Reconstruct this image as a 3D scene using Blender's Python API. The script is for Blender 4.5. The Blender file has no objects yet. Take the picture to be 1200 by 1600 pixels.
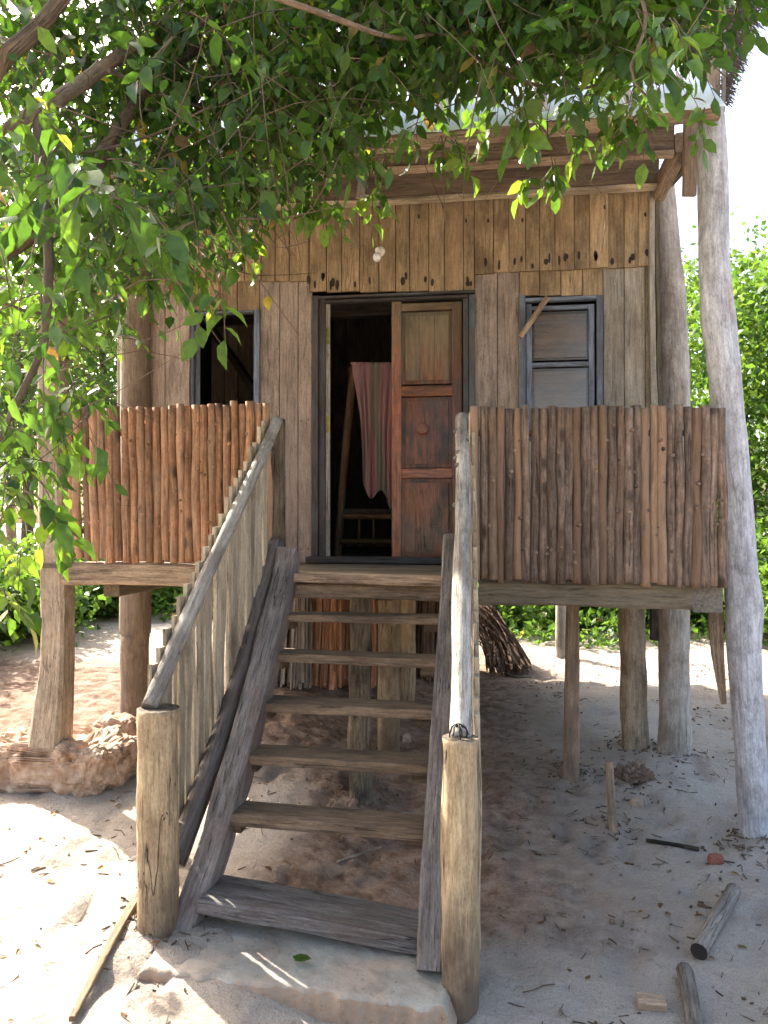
import bpy, bmesh, math, random
import numpy as np
from mathutils import Vector, noise
R = math.radians
rng = random.Random(7)
C = bpy.context.scene.collection

# ------------------------------------------------------------------ camera frame
F = 1200.0
TH = R(8); AL = math.atan(12/1200)
H = 1.6
def ray(px, py):
    x, y, z = (px-600)/F, 1.0, (800-py)/F
    y2 = y*math.cos(AL)-z*math.sin(AL); z2 = y*math.sin(AL)+z*math.cos(AL)
    return Vector((x*math.cos(TH)-y2*math.sin(TH), x*math.sin(TH)+y2*math.cos(TH), z2))
def UY(px, py, Y):
    r = ray(px, py); return Vector((0, 0, H))+r*(Y/r.y)
def UZ(px, py, z):
    r = ray(px, py); return Vector((0, 0, H))+r*((z-H)/r.z)
def UD(px, py, d):
    return Vector((0, 0, H))+ray(px, py)*d
def sstep(a, b, x):
    t = max(0, min(1, (x-a)/(b-a))); return t*t*(3-2*t)
def gh(x, y):
    z = .028*max(0, min(y-2.6, 8))
    z += .10*sstep(-.4, -1.1, x)+.13*sstep(3.9, 5.2, y)*sstep(-.8, -1.5, x)
    z += .12*sstep(9, 16, y)
    return z
def gnoise(x, y):
    v = noise.noise(Vector((x*.9, y*.9, 3)))*.035
    a = min(1, max(0, (14-math.hypot(x, y-3))/6))
    if a > 0:
        v += a*(noise.noise(Vector((x*3.2, y*3.2, 8)))*.024+noise.noise(Vector((x*8, y*8, 1)))*.013
                + noise.noise(Vector((x*19, y*19, 5)))*.006)
        f = noise.noise(Vector((x*5.2+3, y*5.2, 12)))
        v -= a*max(0, f-.2)*.07
    return v
MND = []
FP = []
_r = random.Random(5)
for k in range(46):
    FP.append((_r.uniform(-1.9, 1.9), _r.uniform(1.9, 4.4), _r.uniform(-.6, .6), _r.uniform(.010, .022)))
def gz(x, y):
    z = gh(x, y)+gnoise(x, y)
    for a, b, r, h in MND:
        d2 = ((x-a)**2+(y-b)**2)/(r*r)
        if d2 < 6: z += h*math.exp(-d2)*(1+.8*noise.noise(Vector((x*14, y*14, 2))))
    if 1.5 < y < 5 and abs(x) < 2.4:
        for a, b, an, h in FP:
            dx, dy = x-a, y-b
            if dx*dx+dy*dy < .06:
                c_, s_ = math.cos(an), math.sin(an); u = (dx*c_+dy*s_)/.045; v = (-dx*s_+dy*c_)/.115; d2 = u*u+v*v
                z += h*(-math.exp(-d2*d2)+.45*math.exp(-(d2-1.9)**2*1.5))
    return z
for px, py, zz, r, h in ((1180, 1335, .0, .16, .035), (1053, 1190, .06, .2, .04), (992, 1170, .07, .18, .035), (892, 1215, .05, .13, .03), (958, 1297, .02, .1, .02), (562, 1250, .04, .2, .04), (607, 1190, .05, .18, .03), (990, 1235, .05, .25, .04), (246, 1455, .1, .16, .03), (719, 1545, .03, .13, .02), (820, 1250, .05, .35, .03), (440, 1190, .05, .5, .03)):
    q = UZ(px, py, zz); MND.append((q.x, q.y, r, h))
def G(px, py):
    d0 = .4
    r = ray(px, py); lo, hi = .4, 60.0
    for _ in range(50):
        m = (lo+hi)/2; p = Vector((0, 0, H))+r*m
        if p.z > gz(p.x, p.y): lo = m
        else: hi = m
    return Vector((0, 0, H))+r*lo

# ------------------------------------------------------------------ materials
def newmat(name):
    m = bpy.data.materials.new(name); m.use_nodes = True
    nt = m.node_tree; nt.nodes.clear()
    out = nt.nodes.new('ShaderNodeOutputMaterial'); b = nt.nodes.new('ShaderNodeBsdfPrincipled')
    nt.links.new(b.outputs[0], out.inputs[0])
    return m, nt, b, out
def N(nt, t, **kw):
    n = nt.nodes.new(t)
    for k, v in kw.items():
        if hasattr(n, k): setattr(n, k, v)
    return n
def rgb(c): return (c[0], c[1], c[2], 1)
def mixc(nt, fac, a, b, mode='MIX'):
    n = nt.nodes.new('ShaderNodeMix'); n.data_type = 'RGBA'; n.blend_type = mode
    for i, v in ((0, fac), (6, a), (7, b)):
        if hasattr(v, 'is_output'): nt.links.new(v, n.inputs[i])
        elif isinstance(v, (int, float)): n.inputs[i].default_value = v
        else: n.inputs[i].default_value = rgb(v)
    return n.outputs[2]
def ramp(nt, src, a, b, va=0, vb=1):
    n = nt.nodes.new('ShaderNodeMapRange'); nt.links.new(src, n.inputs[0])
    n.inputs[1].default_value = a; n.inputs[2].default_value = b
    n.inputs[3].default_value = va; n.inputs[4].default_value = vb
    return n.outputs[0]
def nz(nt, vec, sc, detail=5, rough=.6, scale=1.0, dist=0):
    if sc is not None:
        mp = nt.nodes.new('ShaderNodeMapping'); mp.inputs['Scale'].default_value = sc
        nt.links.new(vec, mp.inputs[0]); vec = mp.outputs[0]
    n = nt.nodes.new('ShaderNodeTexNoise'); n.inputs['Scale'].default_value = scale
    n.inputs['Detail'].default_value = detail; n.inputs['Roughness'].default_value = rough
    n.inputs['Distortion'].default_value = dist
    nt.links.new(vec, n.inputs['Vector']); return n.outputs[0]
def math_(nt, op, a, b=None):
    n = nt.nodes.new('ShaderNodeMath'); n.operation = op
    for i, v in ((0, a), (1, b)):
        if v is None: continue
        if hasattr(v, 'is_output'): nt.links.new(v, n.inputs[i])
        else: n.inputs[i].default_value = v
    return n.outputs[0]
def bump(nt, b, h, strength, dist=.01):
    n = nt.nodes.new('ShaderNodeBump'); n.inputs['Strength'].default_value = strength
    n.inputs['Distance'].default_value = dist
    nt.links.new(h, n.inputs['Height']); nt.links.new(n.outputs[0], b.inputs['Normal'])

def wood(name, c1, c2, c3, crack=.6, rough=.8, blotch=.7, bs=.8, zr=None, zc=None, knots=0, bark=0, spec=.3, bfrom=.48, hv_=.35, lines=.55, lsc=26):
    c2 = tuple(k*.8 for k in c2); c3 = tuple(k*.8 for k in c3)
    m, nt, b, out = newmat(name)
    at = N(nt, 'ShaderNodeAttribute', attribute_name='gc'); v = at.outputs['Vector']
    ti = N(nt, 'ShaderNodeAttribute', attribute_name='tint').outputs['Fac']
    g1 = nz(nt, v, (75, 75, 6), 7, .72, dist=.2)
    g2 = nz(nt, v, (7, 7, 3.2), 5, .6)
    g3 = nz(nt, v, (130, 130, 7.0), 4, .6)
    g4 = nz(nt, v, (260, 260, 60), 3, .6)
    col = mixc(nt, ramp(nt, g1, .36, .64), c1, c2)
    col = mixc(nt, math_(nt, 'MULTIPLY', ramp(nt, g2, bfrom, bfrom+.17), blotch), col, c3)
    col = mixc(nt, ramp(nt, g4, .35, .65, .72, 1.2), (0, 0, 0), col)
    if bark:
        g5 = nz(nt, v, (22, 22, 16), 6, .7)
        col = mixc(nt, ramp(nt, g5, .3, .7, 1-bark, 1+bark*.5), (0, 0, 0), col)
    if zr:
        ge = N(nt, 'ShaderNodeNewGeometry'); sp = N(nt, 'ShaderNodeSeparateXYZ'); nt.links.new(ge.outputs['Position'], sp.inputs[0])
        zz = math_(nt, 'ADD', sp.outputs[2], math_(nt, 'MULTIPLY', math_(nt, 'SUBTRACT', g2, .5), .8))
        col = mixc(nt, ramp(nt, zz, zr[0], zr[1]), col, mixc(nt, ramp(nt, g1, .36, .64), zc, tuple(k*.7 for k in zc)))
    ck = ramp(nt, g3, .30, .38)
    if knots:
        vo = N(nt, 'ShaderNodeTexVoronoi'); mp = N(nt, 'ShaderNodeMapping'); mp.inputs['Scale'].default_value = (9, 9, 4.5)
        nt.links.new(v, mp.inputs[0]); nt.links.new(mp.outputs[0], vo.inputs['Vector']); vo.inputs['Scale'].default_value = 1
        kn = ramp(nt, vo.outputs['Distance'], .07, .2)
        col = mixc(nt, math_(nt, 'SUBTRACT', 1, math_(nt, 'MULTIPLY', math_(nt, 'SUBTRACT', 1, kn), knots)), (.03, .02, .015), col)
    col = mixc(nt, math_(nt, 'SUBTRACT', 1, math_(nt, 'MULTIPLY', math_(nt, 'SUBTRACT', 1, ck), crack)), (.025, .018, .013), col)
    g6 = nz(nt, v, (lsc, lsc, .8), 4, .55, dist=.15)
    lw = ramp(nt, nz(nt, v, (4, 4, 2.5), 2, .5), .45, .65, .0005, .014)
    ab = math_(nt, 'ABSOLUTE', math_(nt, 'SUBTRACT', g6, .5))
    ln = N(nt, 'ShaderNodeMapRange'); nt.links.new(ab, ln.inputs[0]); ln.inputs[1].default_value = 0; nt.links.new(lw, ln.inputs[2]); ln = ln.outputs[0]
    col = mixc(nt, math_(nt, 'MULTIPLY', math_(nt, 'SUBTRACT', 1, ln), lines), col, (.018, .012, .009))
    g7 = nz(nt, v, (5, 5, 2.2), 6, .68)
    col = mixc(nt, ramp(nt, g7, .32, .68, .55, 1.35), (0, 0, 0), col)
    fr = math_(nt, 'FRACT', math_(nt, 'MULTIPLY', ti, 7.31))
    col = mixc(nt, ramp(nt, fr, .55, 1, 0, hv_), col, c3)
    tv = ramp(nt, ti, 0, 1, .62, 1.3)
    cmb = N(nt, 'ShaderNodeCombineXYZ')
    for i in range(3): nt.links.new(tv, cmb.inputs[i])
    mul = nt.nodes.new('ShaderNodeVectorMath'); mul.operation = 'MULTIPLY'
    nt.links.new(col, mul.inputs[0]); nt.links.new(cmb.outputs[0], mul.inputs[1])
    nt.links.new(mul.outputs[0], b.inputs['Base Color'])
    b.inputs['Roughness'].default_value = rough
    b.inputs['Specular IOR Level'].default_value = spec
    hh = math_(nt, 'ADD', math_(nt, 'ADD', math_(nt, 'MULTIPLY', g1, .8), math_(nt, 'MULTIPLY', ck, .6)), math_(nt, 'MULTIPLY', ln, lines))
    if bark: hh = math_(nt, 'ADD', hh, math_(nt, 'MULTIPLY', g5, 1.2))
    bump(nt, b, hh, bs, .009)
    return m

M = {}
M['upper'] = wood('upper_boards', (.50, .36, .20), (.34, .235, .13), (.22, .14, .08), crack=.5, blotch=.7)
M['lower'] = wood('lower_boards', (.48, .385, .31), (.34, .26, .205), (.25, .19, .15), crack=.5, blotch=.5)
M['lowgrey'] = wood('grey_boards', (.44, .39, .31), (.30, .255, .20), (.30, .23, .15), crack=.5, blotch=.5)
M['beam'] = wood('beam_wood', (.46, .33, .215), (.28, .185, .12), (.16, .11, .08), crack=.6, blotch=.6)
M['beamgrey'] = wood('floor_beam_wood', (.27, .205, .13), (.15, .11, .07), (.2, .18, .12), crack=.8, blotch=.6)
M['pole_r'] = wood('grey_brown_pole_bark', (.36, .255, .185), (.15, .10, .072), (.34, .205, .12), crack=.4, knots=.8, bark=.45, blotch=.6, hv_=.8, lines=.8)
M['pole_l'] = wood('warm_lit_pole_bark', (.52, .27, .145), (.29, .14, .07), (.42, .28, .18), crack=.3, knots=.7, bark=.35, blotch=.6)  # orange cast is warm bounce light painted into the bark
M['trunkpole'] = wood('pale_smooth_bark', (.70, .69, .71), (.54, .52, .53), (.38, .27, .21), crack=.12, blotch=.8, bark=.4, bfrom=.55, lines=.35, lsc=14)
M['cornerlog'] = wood('pale_grey_log', (.56, .51, .45), (.40, .36, .31), (.28, .21, .15), crack=.25, bark=.35, lines=.6, lsc=12)
M['logpost'] = wood('tan_log', (.47, .37, .265), (.32, .24, .16), (.23, .155, .10), crack=.4, bark=.3, lines=.8, lsc=16)
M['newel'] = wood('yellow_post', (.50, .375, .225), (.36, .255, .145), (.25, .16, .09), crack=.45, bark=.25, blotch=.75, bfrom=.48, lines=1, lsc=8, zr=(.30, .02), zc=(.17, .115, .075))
M['greylog'] = wood('grey_handrail', (.46, .415, .35), (.29, .255, .21), (.19, .155, .12), crack=.8, blotch=.65, bark=.3)
M['stringer'] = wood('dark_grey_stringer', (.27, .235, .21), (.12, .10, .09), (.18, .12, .09), crack=.9, blotch=.6, rough=.65, lines=.95, lsc=20)
M['tread'] = wood('tread_wood', (.30, .205, .13), (.165, .11, .07), (.12, .085, .06), crack=.8)
M['slat'] = wood('pale_slat', (.56, .46, .32), (.42, .335, .225), (.30, .225, .15), crack=.35, blotch=.6, lines=.7)
M['darkpost'] = wood('weathered_dark_post', (.26, .20, .13), (.09, .065, .045), (.025, .018, .012), crack=.95, blotch=1, bfrom=.45)
M['door'] = wood('varnished_door', (.36, .12, .05), (.16, .055, .028), (.05, .028, .022), crack=.3, rough=.24, zr=(2.40, 3.1), zc=(.19, .145, .09), blotch=.7, bs=.3, spec=.5)
M['panel'] = wood('varnished_panel', (.28, .09, .04), (.10, .038, .02), (.03, .02, .02), crack=.3, rough=.16, lines=.3, zr=(2.35, 2.75), zc=(.19, .145, .09), blotch=.9, bs=.3, spec=.5)
M['frame'] = wood('dark_frame', (.10, .08, .07), (.05, .04, .036), (.13, .14, .14), crack=.6, rough=.5, blotch=.8)
M['wframe'] = wood('blue_grey_frame', (.20, .235, .29), (.095, .11, .14), (.06, .055, .055), crack=.5, rough=.45, spec=.5)
M['wpanel'] = wood('window_panel', (.12, .105, .10), (.065, .055, .052), (.17, .115, .075), crack=.3, rough=.13, spec=1.0, bs=.15, lines=.3)
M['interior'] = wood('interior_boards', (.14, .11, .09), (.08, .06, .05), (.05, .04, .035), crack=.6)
M['bamboo'] = wood('bamboo', (.27, .15, .07), (.17, .09, .04), (.1, .06, .03), crack=.2, rough=.4)
M['bark'] = wood('tree_bark', (.27, .19, .12), (.15, .10, .065), (.20, .16, .10), crack=.4, bark=.5)
M['twig'] = wood('twig_bark', (.22, .15, .10), (.13, .09, .06), (.1, .07, .05), crack=.3)
M['drylog'] = wood('dry_driftwood', (.36, .31, .25), (.24, .20, .16), (.15, .11, .08), crack=.5)
M['straw'] = wood('dry_frond_orange', (.70, .31, .15), (.42, .18, .085), (.5, .34, .24), crack=.2, blotch=.6)
M['straw2'] = wood('dry_frond_brown', (.32, .19, .115), (.16, .095, .06), (.09, .06, .045), crack=.2)
M['thatch'] = wood('grey_thatch', (.20, .165, .155), (.11, .09, .085), (.15, .11, .09), crack=.2)

def plain(name, c, rough=.6, metal=0, spec=.5, var=0, sc=30, c2=None, bs=0):
    m, nt, b, out = newmat(name)
    b.inputs['Roughness'].default_value = rough; b.inputs['Metallic'].default_value = metal
    b.inputs['Specular IOR Level'].default_value = spec
    tc = N(nt, 'ShaderNodeTexCoord')
    n1 = nz(nt, tc.outputs['Object'], None, 6, .65, scale=sc)
    c2 = c2 or tuple(k*.6 for k in c)
    nt.links.new(mixc(nt, ramp(nt, n1, .35, .65, 0, 1 if var == 0 else var), c, c2), b.inputs['Base Color'])
    if bs: bump(nt, b, n1, bs, .01)
    return m
M['stain'] = plain('dark_stain', (.035, .02, .012), .8)
M['brass'] = plain('brass', (.45, .36, .14), .35, 1)
M['iron'] = plain('black_wire', (.02, .02, .022), .5, .5)
M['white'] = plain('white_plastic', (.75, .72, .62), .35, c2=(.65, .6, .5))
M['bulb'] = plain('bulb_glass', (.8, .8, .78), .15, c2=(.7, .7, .68))
M['rock'] = plain('sandstone', (.50, .37, .265), .9, c2=(.27, .155, .09), sc=16, bs=.6)
M['rockw'] = plain('pale_lime_rock', (.42, .30, .21), .9, c2=(.26, .20, .15), sc=14, bs=.9)
M['brick'] = plain('red_brick_scrap', (.30, .10, .06), .9, c2=(.18, .07, .045), sc=20)
M['clod'] = plain('earth_clod', (.22, .145, .10), .95, c2=(.13, .085, .055), sc=18, bs=1)
M['hollow'] = plain('hollow_shade', (.03, .02, .015), .9)  # flat cap colour paints the shade inside the log's hollow
def cloth_mat():
    m, nt, b, out = newmat('pink_striped_cloth')
    ti = N(nt, 'ShaderNodeAttribute', attribute_name='tint').outputs['Fac']
    st = math_(nt, 'MULTIPLY', ramp(nt, ti, .36, .42), ramp(nt, ti, .66, .60))
    nt.links.new(mixc(nt, st, (.56, .32, .32), (.36, .33, .27)), b.inputs['Base Color'])
    b.inputs['Roughness'].default_value = .9
    return m
M['cloth'] = cloth_mat()
def metal_roof():
    m, nt, b, out = newmat('zinc_sheet')
    tc = N(nt, 'ShaderNodeTexCoord')
    n = nz(nt, tc.outputs['Object'], None, 5, .6, scale=5)
    nt.links.new(mixc(nt, ramp(nt, n, .4, .65), (.78, .82, .86), (.55, .58, .60)), b.inputs['Base Color'])
    b.inputs['Metallic'].default_value = .15; b.inputs['Roughness'].default_value = .42
    return m
M['zinc'] = metal_roof()

def leafmat(name, stops, trans, tfac=.4, rough=.38):
    m, nt, b, out = newmat(name)
    ti = N(nt, 'ShaderNodeAttribute', attribute_name='tint').outputs['Fac']
    cr = N(nt, 'ShaderNodeValToRGB'); nt.links.new(ti, cr.inputs[0])
    el = cr.color_ramp.elements
    el[0].position = stops[0][0]; el[0].color = rgb(stops[0][1])
    el[1].position = stops[-1][0]; el[1].color = rgb(stops[-1][1])
    for p, c in stops[1:-1]:
        e = el.new(p); e.color = rgb(c)
    at = N(nt, 'ShaderNodeAttribute', attribute_name='gc').outputs['Vector']
    nn = nz(nt, at, (1, 1, 1), 3, .5, scale=60)
    col = mixc(nt, ramp(nt, nn, .35, .65, .75, 1.1), (0, 0, 0), cr.outputs[0])
    nt.links.new(col, b.inputs['Base Color']); b.inputs['Roughness'].default_value = rough
    b.inputs['Specular IOR Level'].default_value = .35
    tr = N(nt, 'ShaderNodeBsdfTranslucent')
    mul = nt.nodes.new('ShaderNodeVectorMath'); mul.operation = 'MULTIPLY'
    nt.links.new(col, mul.inputs[0]); mul.inputs[1].default_value = trans
    nt.links.new(mul.outputs[0], tr.inputs[0])
    mx = N(nt, 'ShaderNodeMixShader'); mx.inputs[0].default_value = tfac
    nt.links.new(b.outputs[0], mx.inputs[1]); nt.links.new(tr.outputs[0], mx.inputs[2])
    nt.links.new(mx.outputs[0], out.inputs[0])
    return m
M['leaf'] = leafmat('canopy_leaf', [(0, (.020, .050, .011)), (.45, (.052, .110, .018)), (.8, (.10, .175, .025)), (.92, (.16, .22, .035)), (.955, (.24, .20, .04)), (.98, (.17, .09, .04)), (1, (.13, .08, .05))], (3.0, 2.8, 1.3), .42)
M['bgleaf'] = leafmat('far_leaf', [(0, (.03, .08, .018)), (.6, (.075, .15, .03)), (1, (.15, .21, .05))], (2.2, 2.0, 1.0), .45, .5)
M['herb'] = leafmat('herb_leaf', [(0, (.045, .11, .02)), (.7, (.10, .19, .033)), (.93, (.2, .27, .07)), (1, (.3, .24, .12))], (2.2, 2.0, 1.0), .4, .5)
M['litter'] = wood('dry_litter', (.17, .11, .07), (.09, .055, .035), (.30, .24, .17), crack=.1)

def sandmat():
    m, nt, b, out = newmat('sand')
    ge = N(nt, 'ShaderNodeNewGeometry'); P = ge.outputs['Position']
    a = nz(nt, P, None, 6, .6, scale=1.3)
    c = nz(nt, P, None, 8, .7, scale=9)
    d = nz(nt, P, None, 4, .7, scale=160)
    e = nz(nt, P, (1, 1, 1), 6, .75, scale=26)
    sp = N(nt, 'ShaderNodeSeparateXYZ'); nt.links.new(P, sp.inputs[0])
    # reddish soil: under and behind the hut, and left, where its brown also stands for shade
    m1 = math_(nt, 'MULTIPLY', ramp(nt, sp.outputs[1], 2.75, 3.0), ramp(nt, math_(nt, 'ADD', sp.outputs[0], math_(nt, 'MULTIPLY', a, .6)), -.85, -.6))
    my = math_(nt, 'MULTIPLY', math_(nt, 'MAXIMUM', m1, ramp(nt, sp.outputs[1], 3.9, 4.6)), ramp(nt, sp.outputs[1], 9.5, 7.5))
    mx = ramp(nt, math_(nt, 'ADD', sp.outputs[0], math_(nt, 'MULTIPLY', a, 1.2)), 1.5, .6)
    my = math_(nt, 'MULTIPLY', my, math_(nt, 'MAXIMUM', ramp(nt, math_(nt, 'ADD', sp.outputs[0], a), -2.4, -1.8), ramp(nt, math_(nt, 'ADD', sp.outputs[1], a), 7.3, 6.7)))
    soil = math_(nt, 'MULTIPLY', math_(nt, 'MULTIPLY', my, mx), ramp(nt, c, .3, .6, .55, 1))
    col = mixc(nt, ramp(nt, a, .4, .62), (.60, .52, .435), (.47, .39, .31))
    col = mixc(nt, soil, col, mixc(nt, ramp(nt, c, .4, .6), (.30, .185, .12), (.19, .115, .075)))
    col = mixc(nt, ramp(nt, e, .58, .70, 0, .6), col, (.15, .11, .08))
    col = mixc(nt, ramp(nt, e, .36, .28, 0, .5), col, (.55, .49, .42))
    col = mixc(nt, ramp(nt, d, .32, .68, .66, 1.2), (0, 0, 0), col)
    nt.links.new(col, b.inputs['Base Color'])
    b.inputs['Roughness'].default_value = .95; b.inputs['Specular IOR Level'].default_value = .15
    h = math_(nt, 'ADD', math_(nt, 'MULTIPLY', c, 1.6), math_(nt, 'ADD', math_(nt, 'MULTIPLY', e, .9), math_(nt, 'MULTIPLY', d, .15)))
    bump(nt, b, h, 1.0, .035)
    return m
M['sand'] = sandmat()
def concrete():
    m, nt, b, out = newmat('mossy_concrete')
    ge = N(nt, 'ShaderNodeNewGeometry'); P = ge.outputs['Position']
    a = nz(nt, P, None, 6, .65, scale=6); c = nz(nt, P, None, 6, .7, scale=40)
    sn = N(nt, 'ShaderNodeSeparateXYZ'); nt.links.new(ge.outputs['True Normal'], sn.inputs[0])
    col = mixc(nt, ramp(nt, a, .4, .65), (.34, .315, .26), (.25, .20, .15))
    s2 = nz(nt, P, None, 5, .7, scale=3.2)
    col = mixc(nt, ramp(nt, s2, .47, .56, 0, .8), col, (.42, .33, .25))
    col = mixc(nt, math_(nt, 'MULTIPLY', ramp(nt, sn.outputs[2], .75, .3), ramp(nt, c, .3, .6, .5, 1)), col, (.33, .21, .13))
    col = mixc(nt, ramp(nt, c, .6, .7, 0, .6), col, (.08, .07, .05))
    nt.links.new(col, b.inputs['Base Color']); b.inputs['Roughness'].default_value = .9
    bump(nt, b, math_(nt, 'ADD', a, math_(nt, 'MULTIPLY', c, .6)), .7, .015)
    return m
M['concrete'] = concrete()

# ------------------------------------------------------------------ mesh builder
class MB:
    def __init__(s): s.v = []; s.f = []; s.gc = []; s.t = []; s.sm = []; s.mi = []
    def sweep(s, pts, w, t=None, side=(1, 0, 0), rnd=False, n=10, seg=.15, jit=.03, bend=0., taper=(1, 1),
              tint=None, ch=.12, ws=None, mat=0, capmat=None, flare=0, sm=None):
        if t is None: t = w
        pts = [Vector(p) for p in pts]
        L = [0]
        for a, b in zip(pts, pts[1:]): L.append(L[-1]+(b-a).length)
        tot = L[-1]; k = max(1, int(round(tot/seg)))
        if len(pts) > 2: k = max(k, (len(pts)-1)*2)
        S0 = Vector(side).normalized(); off = Vector((rng.uniform(0, 50), rng.uniform(0, 50), rng.uniform(0, 50)))
        tint = rng.random() if tint is None else tint
        ph = rng.uniform(0, 6.28); ph2 = rng.uniform(0, 6.28); fr = rng.uniform(.7, 1.3)
        sd = rng.uniform(0, 100)
        if rnd: sec = [(math.cos(2*math.pi*i/n), math.sin(2*math.pi*i/n)) for i in range(n)]
        else:
            c = ch; cw = 1-2*c*min(w, t)/w; ct = 1-2*c*min(w, t)/t
            sec = [(cw, -1), (1, -ct), (1, ct), (cw, 1), (-cw, 1), (-1, ct), (-1, -ct), (-cw, -1)]
        n = len(sec); base = len(s.v)
        for i in range(k+1):
            u = i/k; l = u*tot
            j = 0
            while j < len(L)-2 and L[j+1] < l: j += 1
            q = (l-L[j])/max(1e-9, L[j+1]-L[j])
            if len(pts) > 2:
                p0 = pts[max(0, j-1)]; p1 = pts[j]; p2 = pts[j+1]; p3 = pts[min(len(pts)-1, j+2)]
                P = .5*((2*p1)+(p2-p0)*q+(2*p0-5*p1+4*p2-p3)*q*q+(3*p1-3*p2+p3-p0)*q**3)
            else: P = pts[j].lerp(pts[j+1], q)
            T = (pts[j+1]-pts[j]).normalized()
            S = (S0-T*S0.dot(T)).normalized(); Nn = T.cross(S)
            if bend:
                P = P+S*bend*math.sin(ph+u*6.28*fr)*math.sin(u*3.14)+Nn*bend*math.sin(ph2+u*5*fr)*math.sin(u*3.14)
            sc = taper[0]+(taper[1]-taper[0])*u
            if ws: sc = ws[j]+(ws[j+1]-ws[j])*q
            if flare and u > .85: sc *= 1+flare*(u-.85)/.15
            for (a, b_) in sec:
                nn = 1+jit*(noise.noise(Vector((a*1.3+sd, b_*1.3, l*4)))*2+noise.noise(Vector((a*3+sd, b_*3, l*13)))*.8)
                x = a*w/2*sc*nn; y = b_*t/2*sc*nn
                s.v.append(P+S*x+Nn*y); s.gc.append((x+off.x, y+off.y, l+off.z)); s.t.append(tint)
        for i in range(k):
            for a in range(n):
                b_ = (a+1) % n; o = base+i*n
                s.f.append((o+a, o+b_, o+n+b_, o+n+a)); s.sm.append(rnd if sm is None else sm); s.mi.append(mat)
        for o, rev in ((base, True), (base+k*n, False)):
            idx = list(range(o, o+n))
            if rev: idx.reverse()
            s.f.append(tuple(idx)); s.sm.append(False); s.mi.append(mat if capmat is None else capmat)
        return s
    def box(s, a, b, tint=None, grain=2, mat=0, ch=.004):
        "axis aligned board; grain axis index"
        a = Vector(a); b = Vector(b); lo = Vector(map(min, a, b)); hi = Vector(map(max, a, b)); c = (lo+hi)/2; d = hi-lo
        ax = [Vector((1, 0, 0)), Vector((0, 1, 0)), Vector((0, 0, 1))]
        T = ax[grain]; o = [i for i in range(3) if i != grain]
        S = ax[o[0]]
        Nn = T.cross(S); w = d[o[0]]; t = d[o[1]]
        s.sweep([c-T*d[grain]/2, c+T*d[grain]/2], w, t, side=S, seg=max(.3, d[grain]/3), jit=.004, tint=tint, mat=mat, ch=min(.2, ch/min(w, t)))
        return s
    def disc(s, c, rx, rz, nrm=(0, -1, 0), mat=0, n=10):
        base = len(s.v); c = Vector(c); sd = rng.uniform(0, 9)
        for i in range(n):
            a = 6.283*i/n; k = 1+.25*noise.noise(Vector((math.cos(a)+sd, math.sin(a), 0)))
            s.v.append(c+Vector((rx*k*math.cos(a), 0, rz*k*math.sin(a)))); s.gc.append((0, 0, 0)); s.t.append(.5)
        s.f.append(tuple(range(base, base+n))); s.sm.append(False); s.mi.append(mat); return s
    def blob(s, c, r, block=1., amp=.12, sub=5, fq=2.2, tint=.5, seed=None, zf=None):
        bm = bmesh.new(); bmesh.ops.create_icosphere(bm, subdivisions=sub, radius=1)
        base = len(s.v); c = Vector(c); sd = rng.uniform(0, 99) if seed is None else seed
        for v in bm.verts:
            p = v.co.normalized()
            if block < 1: p = Vector([math.copysign(abs(q)**block, q) for q in p])
            mr = min(r); e = Vector((p.x*r[0], p.y*r[1], p.z*r[2])); k = e/mr*fq*.55
            nn = amp*mr*1.6*(noise.noise(k+Vector((sd, 0, 0)))+.5*noise.noise(k*2.3+Vector((0, sd, 0)))+.3*noise.noise(k*5.5+Vector((0, 0, sd)))+.17*noise.noise(k*13+Vector((0, 7, sd)))-.8*abs(noise.noise(k*1.7+Vector((4, sd, 0)))))
            q = e+v.co.normalized()*nn
            s.v.append(c+q); s.gc.append(tuple(q)); s.t.append(tint)
        for f in bm.faces:
            s.f.append(tuple(base+v.index for v in f.verts)); s.sm.append(False); s.mi.append(0)
        bm.free(); return s
    def build(s, name, mat, parent=None, origin=None):
        me = bpy.data.meshes.new(name); o = bpy.data.objects.new(name, me); C.objects.link(o)
        off = Vector((0, 0, 0))
        if parent is not None:
            o.parent = parent; q = parent
            while q is not None: off += q.location; q = q.parent
        else:
            lo = Vector([min(v[i] for v in s.v) for i in range(3)]); hi = Vector([max(v[i] for v in s.v) for i in range(3)])
            off = Vector(((lo.x+hi.x)/2, (lo.y+hi.y)/2, lo.z)) if origin is None else Vector(origin); o.location = off
        me.from_pydata([tuple(v-off) for v in s.v], [], s.f)
        for m_ in (mat if isinstance(mat, (list, tuple)) else [mat]): me.materials.append(M[m_])
        at = me.attributes.new('gc', 'FLOAT_VECTOR', 'POINT'); at.data.foreach_set('vector', np.array(s.gc, dtype=np.float32).ravel())
        at = me.attributes.new('tint', 'FLOAT', 'POINT'); at.data.foreach_set('value', np.array(s.t, dtype=np.float32))
        me.polygons.foreach_set('use_smooth', s.sm); me.polygons.foreach_set('material_index', s.mi); me.update()
        return o
def tag(o, label=None, cat=None, group=None, kind=None):
    for k, v in (('label', label), ('category', cat), ('group', group), ('kind', kind)):
        if v: o[k] = v
    return o
def thing(name, loc, label, cat, group=None):
    o = bpy.data.objects.new(name, None); C.objects.link(o); o.location = loc; o.empty_display_size = .2
    return tag(o, label, cat, group)

nr = np.random.default_rng(11)
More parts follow.
